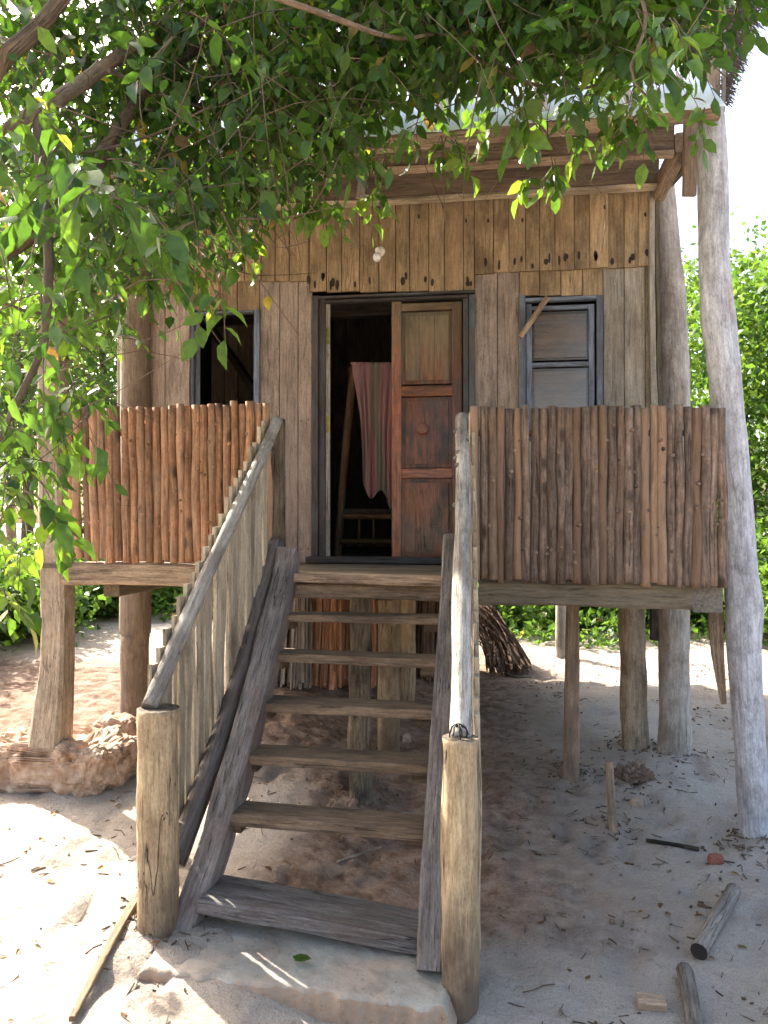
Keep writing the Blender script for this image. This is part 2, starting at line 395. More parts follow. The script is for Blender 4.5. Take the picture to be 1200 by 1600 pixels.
# leaves, vectorised --------------------------------------------------------
def leaf_mesh(name, mat, base, dirv, nrm, size, tint, width=.5, parent=None, detailed=True, extra=None, loc=None):
    n = len(base)
    d = dirv/np.linalg.norm(dirv, axis=1)[:, None]
    sdv = np.cross(d, nrm); sdv /= np.linalg.norm(sdv, axis=1)[:, None]+1e-9
    up = np.cross(sdv, d)*nr.uniform(-.6, 3.2, n)[:, None]
    if detailed:   # (along, across, up)
        prof = np.array([(0, 0, 0), (.3, -.40, .07), (.3, 0, -.01), (.3, .40, .07), (.65, -.36, .03), (.65, 0, -.05), (.65, .36, .03), (1, 0, -.14)])
        faces = [(0, 2, 1), (0, 3, 2), (1, 2, 5, 4), (2, 3, 6, 5), (4, 5, 7), (5, 6, 7)]
    else:
        prof = np.array([(0, 0, 0), (.5, -.45, .06), (1, 0, -.08), (.5, .45, .06)])
        faces = [(0, 2, 1), (0, 3, 2)]
    k = len(prof)
    w = np.broadcast_to(np.asarray(width), (n,))
    V = base[:, None, :]+size[:, None, None]*(prof[None, :, 0, None]*d[:, None, :]+prof[None, :, 1, None]*w[:, None, None]*sdv[:, None, :]+prof[None, :, 2, None]*up[:, None, :])
    V = V.reshape(-1, 3)
    lt = []; ls = []; lv = []
    off = (np.arange(n)*k)
    allf = []
    counts = []
    for f in faces:
        allf.append((off[:, None]+np.array(f)[None, :])); counts.append(len(f))
    loops = np.concatenate([np.concatenate([a for a in allf], axis=1).ravel()])
    tot = np.tile(np.array(counts), n)
    start = np.concatenate([[0], np.cumsum(tot)[:-1]])
    TT = np.repeat(tint, k)
    GC = V.copy()
    if loc is None: loc = (0, 0, 0)
    V = V-np.array(loc)
    me = bpy.data.meshes.new(name)
    me.vertices.add(len(V)); me.vertices.foreach_set('co', V.astype(np.float32).ravel())
    me.loops.add(len(loops)); me.loops.foreach_set('vertex_index', loops.astype(np.int32))
    me.polygons.add(len(tot)); me.polygons.foreach_set('loop_start', start.astype(np.int32)); me.polygons.foreach_set('loop_total', tot.astype(np.int32))
    me.update(calc_edges=True)
    at = me.attributes.new('gc', 'FLOAT_VECTOR', 'POINT'); at.data.foreach_set('vector', GC.astype(np.float32).ravel())
    at = me.attributes.new('tint', 'FLOAT', 'POINT'); at.data.foreach_set('value', TT.astype(np.float32))
    me.polygons.foreach_set('use_smooth', [True]*len(tot))
    me.materials.append(M[mat]); me.validate()
    o = bpy.data.objects.new(name, me); C.objects.link(o)
    if parent is not None: o.parent = parent
    else: o.location = loc
    return o

# ------------------------------------------------------------------ ground
def build_ground():
    def axis(lo, hi, step, far):
        a = list(np.arange(lo, hi+step/2, step)); s = step; x = a[-1]
        while x < far: s *= 1.25; x += s; a.append(x)
        s = step; x = lo; b = []
        while x > -far: s *= 1.25; x -= s; b.append(x)
        return b[::-1]+a
    xs = axis(-3.2, 2.6, .03, 150); ys = axis(1.7, 8.5, .035, 150)
    nx, ny = len(xs), len(ys)
    vs = [(x, y, gz(x, y)) for y in ys for x in xs]
    fs = [(j*nx+i, j*nx+i+1, (j+1)*nx+i+1, (j+1)*nx+i) for j in range(ny-1) for i in range(nx-1)]
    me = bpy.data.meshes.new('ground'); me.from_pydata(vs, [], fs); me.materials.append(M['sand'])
    me.polygons.foreach_set('use_smooth', [True]*len(fs))
    o = bpy.data.objects.new('ground', me); C.objects.link(o); o['kind'] = 'structure'
build_ground()

# ------------------------------------------------------------------ house
Yf = 3.85; Yw = 4.95; ZF = 1.33
XL = UY(182, 600, Yw).x; XR = UY(1024, 600, Yw).x; YB = 7.9
house = thing('stilt_house', (0, 5, 0), 'wooden hut raised on log stilts with a pole railed porch and tin roof', 'hut')
def hp(m, name, mat, parent=None, label=None):
    o = m.build(name, mat, parent or house)
    if label: o['label'] = label
    return o
# roof plane
def roofz(y): return 3.545+.95*(y-3.80)
XRr = UY(1127, 160, 3.8).x; XLr = XL-.35
# upper boards
m = MB()
def vplank(m, pa, pb, yt, yb, Y, tint=None, th=.022, gap=1.0, mat=0):
    a = UY(pa+gap/2, yb, Y); b = UY(pb-gap/2, yt, Y)
    m.box((a.x, Y, min(a.z, b.z)), (b.x, Y+th, max(a.z, b.z)), tint=tint, mat=mat, ch=.003)
stains = []
edges = []
p = 190
while p < 1012:
    w = rng.choice((24, 26, 28, 30, 22)); q = min(p+w, 1016)
    mid = (p+q)/2
    yb = 440 if mid < 484 else (456 if mid < 740 else 428-(mid-740)*.045)
    if p < 484 < q: q = 484
    if p < 741 < q: q = 741
    vplank(m, p, q, 262, yb+rng.uniform(-1, 1), Yw-.022, tint=rng.uniform(.3, .9))
    # dark oval marks near lower ends
    for _ in range(rng.choice((0, 1, 1, 2, 2, 3) if mid > 480 else (0, 1, 1))):
        px = rng.uniform(p+4, q-4); py = yb-rng.uniform(8, 26)
        if 480 < mid < 740 or mid > 790 or rng.random() < .4:
            P = UY(px, py, Yw-.0245); stains.append((P, rng.uniform(.007, .015), rng.uniform(.016, .036)))
    if rng.random() < .3 and mid > 480:
        P = UY(rng.uniform(p+4, q-4), rng.uniform(318, 345), Yw-.0245); stains.append((P, .007, .015))
    p = q
for P, a, b in stains: m.disc(P, a, b, mat=1)
up = hp(m, 'board_wall', ['upper', 'stain'], label='yellow brown upper boards with dark oval stains')
# lower boards
m = MB()
def row(m, ps, yt, yb, Y, mat=0):
    for a, b in zip(ps, ps[1:]): vplank(m, a, b, yt, yb, Y, tint=rng.uniform(.35, .85), gap=.8, mat=mat)
yFl = 888
row(m, [182, 214], 470, 1, Yw) if False else None
def zrow(m, ps, yt, yb, Y, mat=0, zb=ZF-.02):
    for a, b in zip(ps, ps[1:]):
        A = UY(a+.4, yt, Y); B = UY(b-.4, yt, Y); z1 = zb if yb is None else UY(b, yb, Y).z
        m.box((A.x, Y, z1), (B.x, Y+.022, A.z), tint=rng.uniform(.35, .85), mat=mat)
        if A.z-z1 > .8:
            for zn in (z1+.10, z1+.95, A.z-.07):
                for xn in (A.x+.022, B.x-.022):
                    m.disc((xn+rng.uniform(-.004, .004), Y-.0022, zn+rng.uniform(-.01, .01)), .0035, .0035+rng.random()*.004, mat=1)
zrow(m, [183, 214, 228, 258, 297], 410, None, Yw)
hp(m, 'board_wall', ['lower', 'stain'], label='mauve grey boards left of the open window')
m = MB()
zrow(m, [406, 437, 466, 488], 410, None, Yw)
hp(m, 'board_wall', ['lower', 'stain'], label='mauve grey boards between open window and door')
m = MB()
zrow(m, [741, 777, 811], 410, None, Yw)
hp(m, 'board_wall', ['lower', 'stain'], label='mauve grey boards between door and closed window')
m = MB()
zrow(m, [942, 975, 1008, 1024], 400, None, Yw)
hp(m, 'board_wall', ['lowgrey', 'stain'], label='greyish lower boards at the wall corner')
m = MB()
zrow(m, [297, 333, 370, 406], 680, None, Yw)
hp(m, 'board_wall', ['lowgrey', 'stain'])
m = MB()
zrow(m, [811, 843, 876, 910, 942], 690, None, Yw)
hp(m, 'board_wall', ['lowgrey', 'stain'])
m = MB()
zrow(m, [297, 316, 344, 371, 406], 410, 484, Yw)
hp(m, 'board_wall', 'upper')
m = MB()
zrow(m, [811, 843, 876, 910, 942], 400, 461, Yw)
hp(m, 'board_wall', 'upper', label='short yellow boards above the closed window')
# side and back walls, interior
m = MB()
def sidewall(X, t):
    y = Yw+.03
    while y < YB:
        w = rng.uniform(.12, .17)
        yt = min(y+w, YB); zt = min(roofz(y), 5.9-.95*max(0, y-6.4))-.08; m.box((X, y, ZF-.05), (X+t, yt-.0005, zt), tint=rng.random())
        y += w
sidewall(XL, .022); sidewall(XR-.03, .022)
x = XL+.03
while x < XR-.04:
    w = rng.uniform(.12, .17); m.box((x, YB, ZF-.05), (min(x+w-.0005, XR-.03), YB+.022, 4.1), tint=rng.random()); x += w
m.box((XL+.03, YB+.03, ZF-.05), (XR-.03, YB+.04, 4.1), grain=0)  # added backing sheet behind the boards, keeps light out of the room
m.box((XL+.022, Yw+.05, 3.72), (XR-.04, YB, 3.74), grain=0)
m.box((XL+.024, Yw+.05, ZF), (XL+.034, YB, 3.7), grain=1)  # added inner backing sheet, blocks light at the board gaps
hp(m, 'board_wall', 'interior', label='side and rear walls with added backing against light')
m = MB()
yy = Yw+.03
m.box((XL+.03, Yw+.03, ZF-.05), (XR-.04, YB-.01, ZF-.01), grain=0)
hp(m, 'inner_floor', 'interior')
m = MB()
m.sweep([UY(300, 470, 6.0), UY(420, 640, 6.0)], .14, .05, side=(0, 1, 0))
m.sweep([Vector((XL+.1, 6.2, 3.3)), Vector((XR-.1, 6.2, 3.35))], .1, .12, side=(0, 1, 0))
hp(m, 'roof_timber', 'interior')
m = MB()
for i in range(5): m.box((UY(330, 520, 6.3).x+.12*i, 6.3, 2.0), (UY(330, 520, 6.3).x+.12*i+.114, 6.32, 3.7), tint=rng.random())
hp(m, 'lit_partition', 'lowgrey')  # pale boards stand in for light reaching the inner planks
# roof sheet (corrugated)
m = MB()
def roofsheet(y0, z0, y1, z1, xa, xb, per=.15, amp=.003):
    nxx = int((xb-xa)/(per/6)); nyy = 6; base = len(m.v)
    for j in range(nyy+1):
        v = j/nyy
        for i in range(nxx+1):
            x = xa+(xb-xa)*i/nxx
            m.v.append(Vector((x, y0+(y1-y0)*v, z0+(z1-z0)*v-.035*(XRr-x)/2.4+amp*math.sin(6.283*(x-xa)/per)+.006*noise.noise(Vector((x*2, v*5, 0))))))
            m.gc.append((x, v, 0)); m.t.append(.5)
    for j in range(nyy):
        for i in range(nxx):
            o = base+j*(nxx+1)+i; m.f.append((o, o+1, o+nxx+2, o+nxx+1)); m.sm.append(True); m.mi.append(0)
roofsheet(3.72, roofz(3.72)+.045, 6.35, roofz(6.35)+.045, XLr, XRr)
roofsheet(6.34, roofz(6.35)+.055, 8.5, roofz(6.35)-2.0, XLr, XRr)
rf = hp(m, 'tin_roof', 'zinc'); sol = rf.modifiers.new('t', 'SOLIDIFY'); sol.thickness = .003
# eave boards and beams
m = MB(); a = UY(600, 228, 3.83); b = UY(1124, 176, 3.83)
dx = (b-a)/(b.x-a.x)
m.sweep([a+dx*(XLr-a.x), b], .05, .06, side=(0, 1, 0), jit=.02, seg=.3); hp(m, 'eave_batten', 'beam')
m = MB(); a = UY(600, 236, 4.35); b = UY(1052, 214, 4.35); dx = (b-a)/(b.x-a.x)
m.sweep([a+dx*(XLr-a.x), b], .06, .20, side=(0, 1, 0), jit=.03, seg=.3, bend=.01); hp(m, 'roof_beam', 'beam')
m = MB(); a = UY(600, 265, 4.32); b = UY(1052, 241, 4.32); dx = (b-a)/(b.x-a.x)
m.sweep([a+dx*(XLr-a.x), b], .05, .028, side=(0, 1, 0), jit=.05, seg=.2, bend=.01, tint=1); hp(m, 'roof_beam', 'beam')
m = MB(); pts = [UY(205, 314, 4.83), UY(405, 306, 4.83), UY(620, 295, 4.83), UY(830, 282, 4.83), UY(1028, 272, 4.83)]
m.sweep(pts, .07, .165, side=(0, 1, 0), jit=.05, seg=.15); hp(m, 'roof_beam', 'beam')
m = MB(); m.sweep([q+Vector((0, -.012, -.085)) for q in pts], .07, .02, side=(0, 1, 0), jit=.2, seg=.12, tint=1); hp(m, 'roof_beam', 'slat')
# hanging block over the beam at x=565
m = MB(); m.sweep([UY(567, 278, 4.76), UY(562, 310, 4.76)], .05, .03); hp(m, 'wood_block', 'drylog')
# rafters between eave and wall
for px in (240, 400, 560, 700, 840, 960, 1040):
    X = UY(px, 220, 4.35).x; m = MB()
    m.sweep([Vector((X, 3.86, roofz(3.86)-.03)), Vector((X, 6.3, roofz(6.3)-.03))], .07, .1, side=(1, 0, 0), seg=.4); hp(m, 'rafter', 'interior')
# brace and side beam at the right corner
m = MB(); m.sweep([UD(1028, 302, 4.78), UD(1066, 222, 4.15)], .075, .11, side=(1, 0, 0), seg=.2); hp(m, 'brace', 'beam')
m = MB(); m.sweep([UD(1048, 285, 4.86), UD(1086, 240, 4.1)], .04, .05, side=(1, 0, 0), seg=.2); hp(m, 'brace', 'beamgrey')
# vertical planks near the pole
m = MB(); m.sweep([UD(1077, 306, 3.95), UD(1079, 172, 3.95)], .068, .03, side=(1, .14, 0), tint=.95); hp(m, 'upright_board', 'beam')
# gable boards above the tin sheet
m = MB()
for pa, pb, ti in ((1071, 1098, .95), (1099, 1124, .75)):
    a = UD(pa, 140, 4.1); b = UD(pb, 140, 4.1); c = (a+b)/2; t = UD((pa+pb)/2+4, -90, 4.3)
    m.sweep([c-Vector((0, 0, .08)), t], (b-a).length, .025, side=(1, .14, 0), tint=ti)
hp(m, 'gable_board', 'beam')
m = MB(); m.sweep([UD(1130, 175, 4.05), UD(1132, -90, 4.25)], .018, .02, side=(1, 0, 0), tint=1); hp(m, 'gable_trim', 'drylog')
# thatch verge
m = MB()
for i in range(900):
    u = rng.random()**.8; py0 = 165-u*300; L = (.04+.40*u)*rng.uniform(.6, 1.1)
    st = UD(1128+rng.uniform(-4, 8), py0, 4.25+rng.uniform(0, .9))
    dr = Vector((1, rng.uniform(-.25, .35), rng.uniform(-.75, -.1))).normalized()
    m.sweep([st, st+dr*L*.6, st+dr*L+Vector((0, 0, -.04*L/.3))], .010, .004, seg=.2, rnd=False, side=(0, 1, 0), taper=(1, .3))
hp(m, 'thatch', 'thatch')

# posts ---------------------------------------------------------------
def post(pxs, d, mat, name='post', rnd=True, parent=None, jit=.06, sink=.15, label=None, n=14, Yc=None):
    "pxs: list of (px, py, width px) from top to bottom; bottom sinks into the ground"
    if Yc is None: pts = [UD(a, b, d) for a, b, w in pxs]
    else: pts = [UY(a, b, Yc) for a, b, w in pxs]
    dd = d if d else Yc
    ws = [w*dd/F for a, b, w in pxs]
    w0 = ws[0]; e = pts[-1]+(pts[-1]-pts[-2]).normalized()*sink
    m = MB(); m.sweep(pts+[e], w0, side=(1, 0, 0), rnd=rnd, n=n, ws=[w/w0 for w in ws]+[ws[-1]/w0], jit=jit, seg=.08)
    return hp(m, name, mat, parent, label)
post([(1110, 166, 38), (1113, 220, 44), (1115, 300, 45), (1115, 400, 47), (1122, 500, 50), (1134, 600, 47), (1144, 700, 47), (1152, 800, 45), (1158, 900, 50), (1163, 945, 56), (1162, 1000, 52), (1168, 1100, 48), (1174, 1200, 47), (1181, 1335, 45)], 3.76, 'trunkpole', n=20, label='tall pale crooked tree trunk pole carrying the eave corner')
post([(1034, 285, 34), (1042, 400, 44), (1048, 500, 48), (1053, 640, 50), (1053, 950, 48), (1053, 1080, 46), (1053, 1190, 50)], 4.93, 'cornerlog', n=18, label='thick round corner log')
# split strip between wall and log
m = MB(); m.sweep([UY(1019, 300, Yw-.03), UY(1018, 420, Yw-.03), UY(1022, 640, Yw-.03)], .035, .03, jit=.15, seg=.06, tint=.7); hp(m, 'corner_strip', 'lowgrey')
m = MB(); m.sweep([UY(1027, 290, Yw-.01), UY(1027, 420, Yw-.01), UY(1030, 640, Yw-.01)], .025, .03, jit=.2, seg=.06, tint=.1); hp(m, 'corner_strip', 'beamgrey')
post([(84, 200, 34), (84, 640, 38), (89, 880, 40), (91, 950, 40), (89, 1050, 42), (83, 1120, 48), (79, 1172, 54)], 4.2, 'logpost', rnd=False, jit=.05, n=14, label='squared porch corner post standing on the stone block')
post([(212, 300, 46), (212, 915, 47), (211, 1000, 46), (209, 1112, 42)], 5.2, 'logpost', rnd=True, n=14)
post([(562, 940, 34), (563, 1050, 33), (561, 1150, 34), (562, 1252, 36)], G(562, 1250).length, 'darkpost', n=14, jit=.12, label='rotting dark post under the porch') if False else None
def gpost(top, bot, w, mat, **k):
    g = G(bot[0], bot[1]); d = (g.x*-math.sin(TH)+g.y*math.cos(TH))
    mid = ((top[0]+bot[0])/2+rng.uniform(-1, 1), (top[1]+bot[1])/2)
    return post([(top[0], top[1], w[0]), (mid[0], mid[1], (w[0]+w[1])/2), (bot[0], bot[1], w[1])], d, mat, **k)
gpost((563, 905), (562, 1250), (35, 36), 'darkpost', jit=.14, label='rotting dark streaked post under the porch')
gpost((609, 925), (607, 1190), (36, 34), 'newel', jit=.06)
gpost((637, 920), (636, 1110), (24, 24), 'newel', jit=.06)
gpost((895, 930), (892, 1215), (19, 24), 'beam', rnd=False, jit=.06, label='thin reddish squared prop')
gpost((987, 930), (992, 1166), (40, 40), 'logpost', jit=.10)
gpost((877, 925), (877, 1026), (17, 18), 'greylog')
gpost((1010, 930), (1008, 1100), (16, 20), 'darkpost') if False else None
# hanging board under the right end
m = MB(); m.sweep([UD(1118, 950, 3.82), UD(1120, 1010, 3.82), UD(1131, 1100, 3.82)], .072, .025, ws=[1, .9, .35], tint=.6); hp(m, 'hanging_board', 'beam')
m = MB(); m.sweep([UD(1022, 945, 4.7), UD(1023, 1000, 4.7)], .05, .05, tint=.0); hp(m, 'joist_end', 'darkpost')

# porch beams and deck --------------------------------------------------
m = MB(); m.sweep([UY(103, 896, Yf), UY(210, 895, Yf), UY(322, 900, Yf)], .10, .118, side=(0, 1, 0), jit=.06, seg=.08); hp(m, 'floor_beam', 'beam', label='brown floor beam of the porch side nearer the stones')
m = MB(); m.sweep([UY(66, 884, Yf-.0), UY(110, 884, Yf-.03)], .02, .025, side=(0, 1, 0), tint=0); hp(m, 'dowel', 'darkpost')
m = MB(); m.sweep([UY(748, 925, Yf+.02), UY(920, 928, Yf+.02), UY(1084, 931, Yf+.02)], .10, .12, side=(0, 1, 0), jit=.05, seg=.08); hp(m, 'floor_beam', 'beamgrey', label='grey green floor beam under the darker railing')
m = MB(); c = UY(1106, 934, Yf-.03); m.sweep([c, c+Vector((0, 1.1, 0))], .135, .14, side=(1, 0, 0), jit=.01, seg=.5, ch=.04); hp(m, 'floor_beam', 'drylog', label='square sawn beam end')
m = MB(); a = UY(450, 901, Yf-.01); b = UY(692, 908, Yf-.01)
m.sweep([a, b], .14, .045, side=(0, 1, 0), jit=.03, seg=.12, tint=.9); hp(m, 'sill_plank', 'beam')
m = MB(); m.sweep([UY(455, 922, Yf+.02), UY(692, 926, Yf+.02)], .10, .075, side=(0, 1, 0), jit=.08, seg=.08, tint=.2); hp(m, 'floor_beam', 'beam')
m = MB()
xa = UY(66, 880, Yf).x; xb = UY(1130, 900, Yf).x
y = Yf+.05
while y < Yw-.02:
    m.box((xa, y, ZF-.045), (xb, y+.135, ZF-.012-rng.uniform(0, .004)), grain=0, tint=rng.random()); y += .14
hp(m, 'deck', 'beamgrey')
m = MB()
for X in (xa+.3, -.6, .6, xb-.4):
    m.box((X, Yf+.1, ZF-.15), (X+.09, YB, ZF-.052), grain=1)
hp(m, 'joist', 'beamgrey')

# railings ---------------------------------------------------------------
def railing(p0, p1, n, top0, top1, bot0, bot1, Y, mat, w, label, lean=0):
    m = MB(); m.sweep([UY(p0+4, (top0+40), Y+.04), UY(p1-4, (top1+40), Y+.04)], .03, rnd=True, n=8); m.sweep([UY(p0+4, bot0-45, Y+.04), UY(p1-4, bot1-45, Y+.04)], .03, rnd=True, n=8)
    rl = hp(m, 'railing', mat, label=label)
    for i in range(n):
        u = (i+.5)/n; px = p0+(p1-p0)*u; wp = (p1-p0)/n
        tt = px+rng.uniform(-1.6, 1.6)-lean*(.5); bb = px+rng.uniform(-1.4, 1.4)+lean*(.5)
        a = UY(tt, top0+(top1-top0)*u+rng.uniform(-3.5, 3), Y+rng.uniform(-.01, .008)); b = UY(bb, bot0+(bot1-bot0)*u+rng.uniform(-4, 5), Y+rng.uniform(-.006, .006))
        m = MB(); ww = w*rng.uniform(.84, 1.10)
        m.sweep([a, b], ww, rnd=True, n=9, seg=.045, jit=.09, bend=rng.uniform(.002, .007), taper=(rng.uniform(.85, 1), rng.uniform(.95, 1.1)), tint=rng.random())
        for _ in range(rng.choice((1, 2, 2, 3))):  # cut knots
            q = a.lerp(b, rng.uniform(.1, .9)); an = rng.uniform(-2.6, -.5)
            dr = Vector((math.cos(an), math.sin(an), rng.uniform(-.2, .5))).normalized()
            m.sweep([q+dr*ww*.3, q+dr*(ww*.5+rng.uniform(.003, .010))], ww*.36, rnd=True, n=6, jit=.1, tint=rng.random(), taper=(1.5, .8), seg=.02)
        m.build('pole', mat, rl)
railing(104, 424, 26, 640, 628, 874, 882, Yf-.035, 'pole_l', .046, 'railing of brown upright poles with warm bounce light painted in', lean=4)
railing(736, 1134, 30, 637, 636, 904, 916, Yf-.055, 'pole_r', .049, 'railing of dark grey brown upright poles')

# doors -------------------------------------------------------------------
def bar(m, pa, pb, ya, yb, Y, th, grain=2, tint=None, **k):
    a = UY(pa, yb, Y); b = UY(pb, ya, Y); m.box((a.x, Y, a.z), (b.x, Y+th, b.z), grain=grain, tint=tint, **k)
m = MB()
bar(m, 487, 497, 462, 888, Yw-.03, .06, tint=.6); bar(m, 498, 508, 466, 888, Yw-.02, .06, tint=.2)
bar(m, 724, 732, 466, 888, Yw-.02, .06, tint=.3); bar(m, 733, 742, 460, 888, Yw-.03, .06, tint=.8)
bar(m, 487, 742, 456, 463, Yw-.035, .06, grain=0, tint=.5); bar(m, 499, 731, 464, 469, Yw-.02, .05, grain=0, tint=.1)
a = UY(480, 882, Yw-.07); b = UY(745, 882, Yw-.07); m.box((a.x, Yw-.12, ZF-.01), (b.x, Yw+.05, ZF+.03), grain=0, tint=.1)
hp(m, 'door_frame', 'frame')
Yd = Yw+.012
m = MB()
bar(m, 612, 627, 471, 879, Yd, .035, tint=.9); bar(m, 707, 722, 471, 879, Yd, .035, tint=.4)
for ya, yb in ((471, 486), (601, 620), (731, 748), (868, 879)):
    bar(m, 627.3, 706.7, ya, yb, Yd+.002, .031, grain=0, tint=rng.uniform(.3, .8))
leafR = hp(m, 'door', 'door')
for ya, yb, ti in ((486, 601, .85), (620, 731, .35), (748, 868, .55)):
    m = MB(); bar(m, 627, 707, ya, yb, Yd+.018, .012, tint=ti*.4)
    a = UY(633, yb-6, Yd+.008); b = UY(701, ya+6, Yd+.008)
    m.box((a.x, Yd+.008, a.z), (b.x, Yd+.02, b.z), tint=ti, ch=.006)
    if ya == 486:
        m.box((a.x+.09, Yd+.0065, a.z), (a.x+.094, Yd+.012, b.z), tint=0); m.box((a.x+.19, Yd+.0065, a.z), (a.x+.194, Yd+.012, b.z), tint=0)
    m.build('door_panel', 'panel', leafR)
m = MB(); c = UY(661, 671, Yd); m.sweep([c+Vector((0, .01, 0)), c+Vector((0, -.04, 0)), c+Vector((0, -.05, 0))], .076, rnd=True, n=16, ws=[.8, 1.0, .85], jit=.03, seg=.01, tint=.8); m.build('knob', 'door', leafR)
m = MB(); c = UY(512, 471, Yd); c2 = UY(512, 882, Yd)
dv = Vector((-.36, 1, 0)).normalized(); q = Vector((c.x, Yd, 0))+dv*.23; m.sweep([Vector((q.x, q.y, c2.z)), Vector((q.x, q.y, c.z))], .46, .036, side=dv, seg=.4, jit=.005, tint=1)
leafL = hp(m, 'door', 'lowgrey', label='door leaf swung open inward, seen by its edge')
for py in (525, 662):
    m = MB(); a = UY(508, py+13, Yd-.012); b = UY(515, py-13, Yd-.012); m.box((a.x, Yd-.013, a.z), (b.x, Yd-.003, b.z)); m.build('hinge', 'brass', leafL)
# windows -----------------------------------------------------------------
m = MB()
bar(m, 811, 821, 461, 690, Yw-.03, .06, tint=.8); bar(m, 933, 942, 461, 690, Yw-.03, .06, tint=.8)
bar(m, 821.5, 932.5, 461, 471, Yw-.028, .055, grain=0, tint=.9); bar(m, 821.5, 932.5, 680, 690, Yw-.028, .055, grain=0, tint=.9)
win = hp(m, 'window', 'wframe', label='closed window shutter in blue grey frame')
m = MB()
bar(m, 822, 831, 475, 679, Yw-.01, .03, tint=.7); bar(m, 920, 929, 475, 679, Yw-.01, .03, tint=.9)
for ya, yb in ((475, 485), (564, 574), (660, 679)): bar(m, 831.3, 919.7, ya, yb, Yw-.008, .028, grain=0, tint=.8)
m.build('sash', 'wframe', win)
for ya, yb in ((485, 564), (574, 660)):
    m = MB(); bar(m, 831, 920, ya, yb, Yw+.012, .01, grain=0, tint=.1)
    a = UY(835, yb-4, Yw); b = UY(916, ya+4, Yw); hz = b.z-a.z
    m.box((a.x, Yw+.002, a.z), (b.x, Yw+.012, b.z), grain=0, tint=.8, ch=.005)
    m.build('panel', 'wpanel', win)
m = MB(); bar(m, 811, 942, 455, 461, Yw-.05, .06, grain=0, tint=.2) if False else None
m.sweep([UY(813, 527, Yw-.045), UY(856, 463, Yw-.045)], .032, .02, side=(0, 1, 0), tint=.6) if False else m.sweep([UY(813, 526, Yw-.05), UY(856, 464, Yw-.05)], .014, .036, side=(0, 1, 0), tint=.6)
hp(m, 'nailed_stick', 'beam', win)
m = MB()
bar(m, 297, 303, 484, 680, Yw-.02, .06, tint=.1); bar(m, 396, 405, 484, 680, Yw-.02, .06, tint=.9)
bar(m, 303.5, 395.5, 484, 491, Yw-.018, .055, grain=0, tint=.9); bar(m, 303.5, 395.5, 672, 680, Yw-.018, .055, grain=0)
win2 = hp(m, 'window', 'wframe', label='window standing open onto the dark room')
m = MB(); c = UY(305, 494, Yw); c2 = UY(305, 672, Yw)
dv = Vector((-.55, 1, 0)).normalized(); q = Vector((c.x+.012, Yw+.02, 0))+dv*.19; m.sweep([Vector((q.x, q.y, c2.z)), Vector((q.x, q.y, c.z))], .38, .034, side=dv, seg=.4, jit=.005, tint=1); m.build('sash', 'wframe', win2)
# lamp
lp = UY(594, 393, Yw-.03)
lamp = thing('wall_lamp', lp, 'small white bulb in a round holder on the upper boards above the door', 'lamp')
m = MB(); m.sweep([lp+Vector((0, .008, 0)), lp+Vector((0, -.016, 0)), lp+Vector((-.004, -.03, -.006)), lp+Vector((-.01, -.065, -.012))], .066, rnd=True, n=18, ws=[1, .95, .5, .48], jit=0, seg=.01); m.build('lamp_holder', 'white', lamp)
m = MB(); m.blob(UY(589, 402, Yw-.10), (.027, .03, .03), amp=0, sub=3); m.build('bulb', 'bulb', lamp)

# inside: rack and cloth -----------------------------------------------------
rc = UZ(560, 882, ZF); rc = Vector((rc.x, 5.75, ZF))
rack = thing('bamboo_rack', rc, 'dark bamboo rack leaning just inside the open doorway', 'rack')
Yi = 5.7
def rk(pts, w, name):
    m = MB(); m.sweep(pts, w, rnd=True, n=10, seg=.1, jit=.03); m.build(name, 'bamboo', rack)
rk([UY(553, 572, Yi), UY(540, 700, Yi-.05), UY(527, 878, Yi-.1)], .06, 'leg'); rk([UY(618, 572, Yi), UY(622, 878, Yi-.1)], .06, 'leg')
rk([UY(545, 576, Yi), UY(640, 576, Yi)], .035, 'crossbar')
rk([UY(536, 807, Yi-.12), UY(640, 807, Yi-.12)], .045, 'crossbar'); rk([UY(530, 846, Yi-.12), UY(640, 846, Yi-.12)], .04, 'crossbar')
for px in (561, 584): rk([UY(px, 807, Yi-.12), UY(px, 846, Yi-.12)], .02, 'spindle')
m = MB(); a = UY(532, 795, Yi-.1); b = UY(640, 802, Yi+.3); m.box((a.x, Yi-.1, a.z-.03), (b.x, Yi+.35, a.z)); m.build('seat', 'interior', rack)
m = MB(); nu, nv = 60, 40
for j in range(nv+1):
    for i in range(nu+1):
        u = i/nu; v = j/nv
        wd = 1-.35*math.sin(min(1, v*1.5)*1.57)*(1-.2*v)
        px = 547+(625-547)*(.5+(u-.5)*wd)+10*v; py = 566+v*(190+14*math.sin(u*9)+48*u)
        if v < .1: py = 566+v*160*(1-abs(u-.5))
        P = UY(px, py, Yi-.06-.03*math.sin(v*3)+.035*math.sin(u*17+v*2+1.5*math.sin(u*5))*min(1, v*4)+.012*math.sin(u*47+v*9)+.02*noise.noise(Vector((u*4, v*5, 3))))
        m.v.append(P); m.gc.append(tuple(P)); m.t.append(u+.07*math.sin(v*4)+.05*noise.noise(Vector((u*3, v*4, 1))))
for j in range(nv):
    for i in range(nu):
        o = j*(nu+1)+i; m.f.append((o, o+1, o+nu+2, o+nu+1)); m.sm.append(True); m.mi.append(0)
o = m.build('cloth', 'cloth'); tag(o, 'pink and grey striped cloth hanging over the rack inside the doorway', 'cloth'); s_ = o.modifiers.new('t', 'SOLIDIFY'); s_.thickness = .004

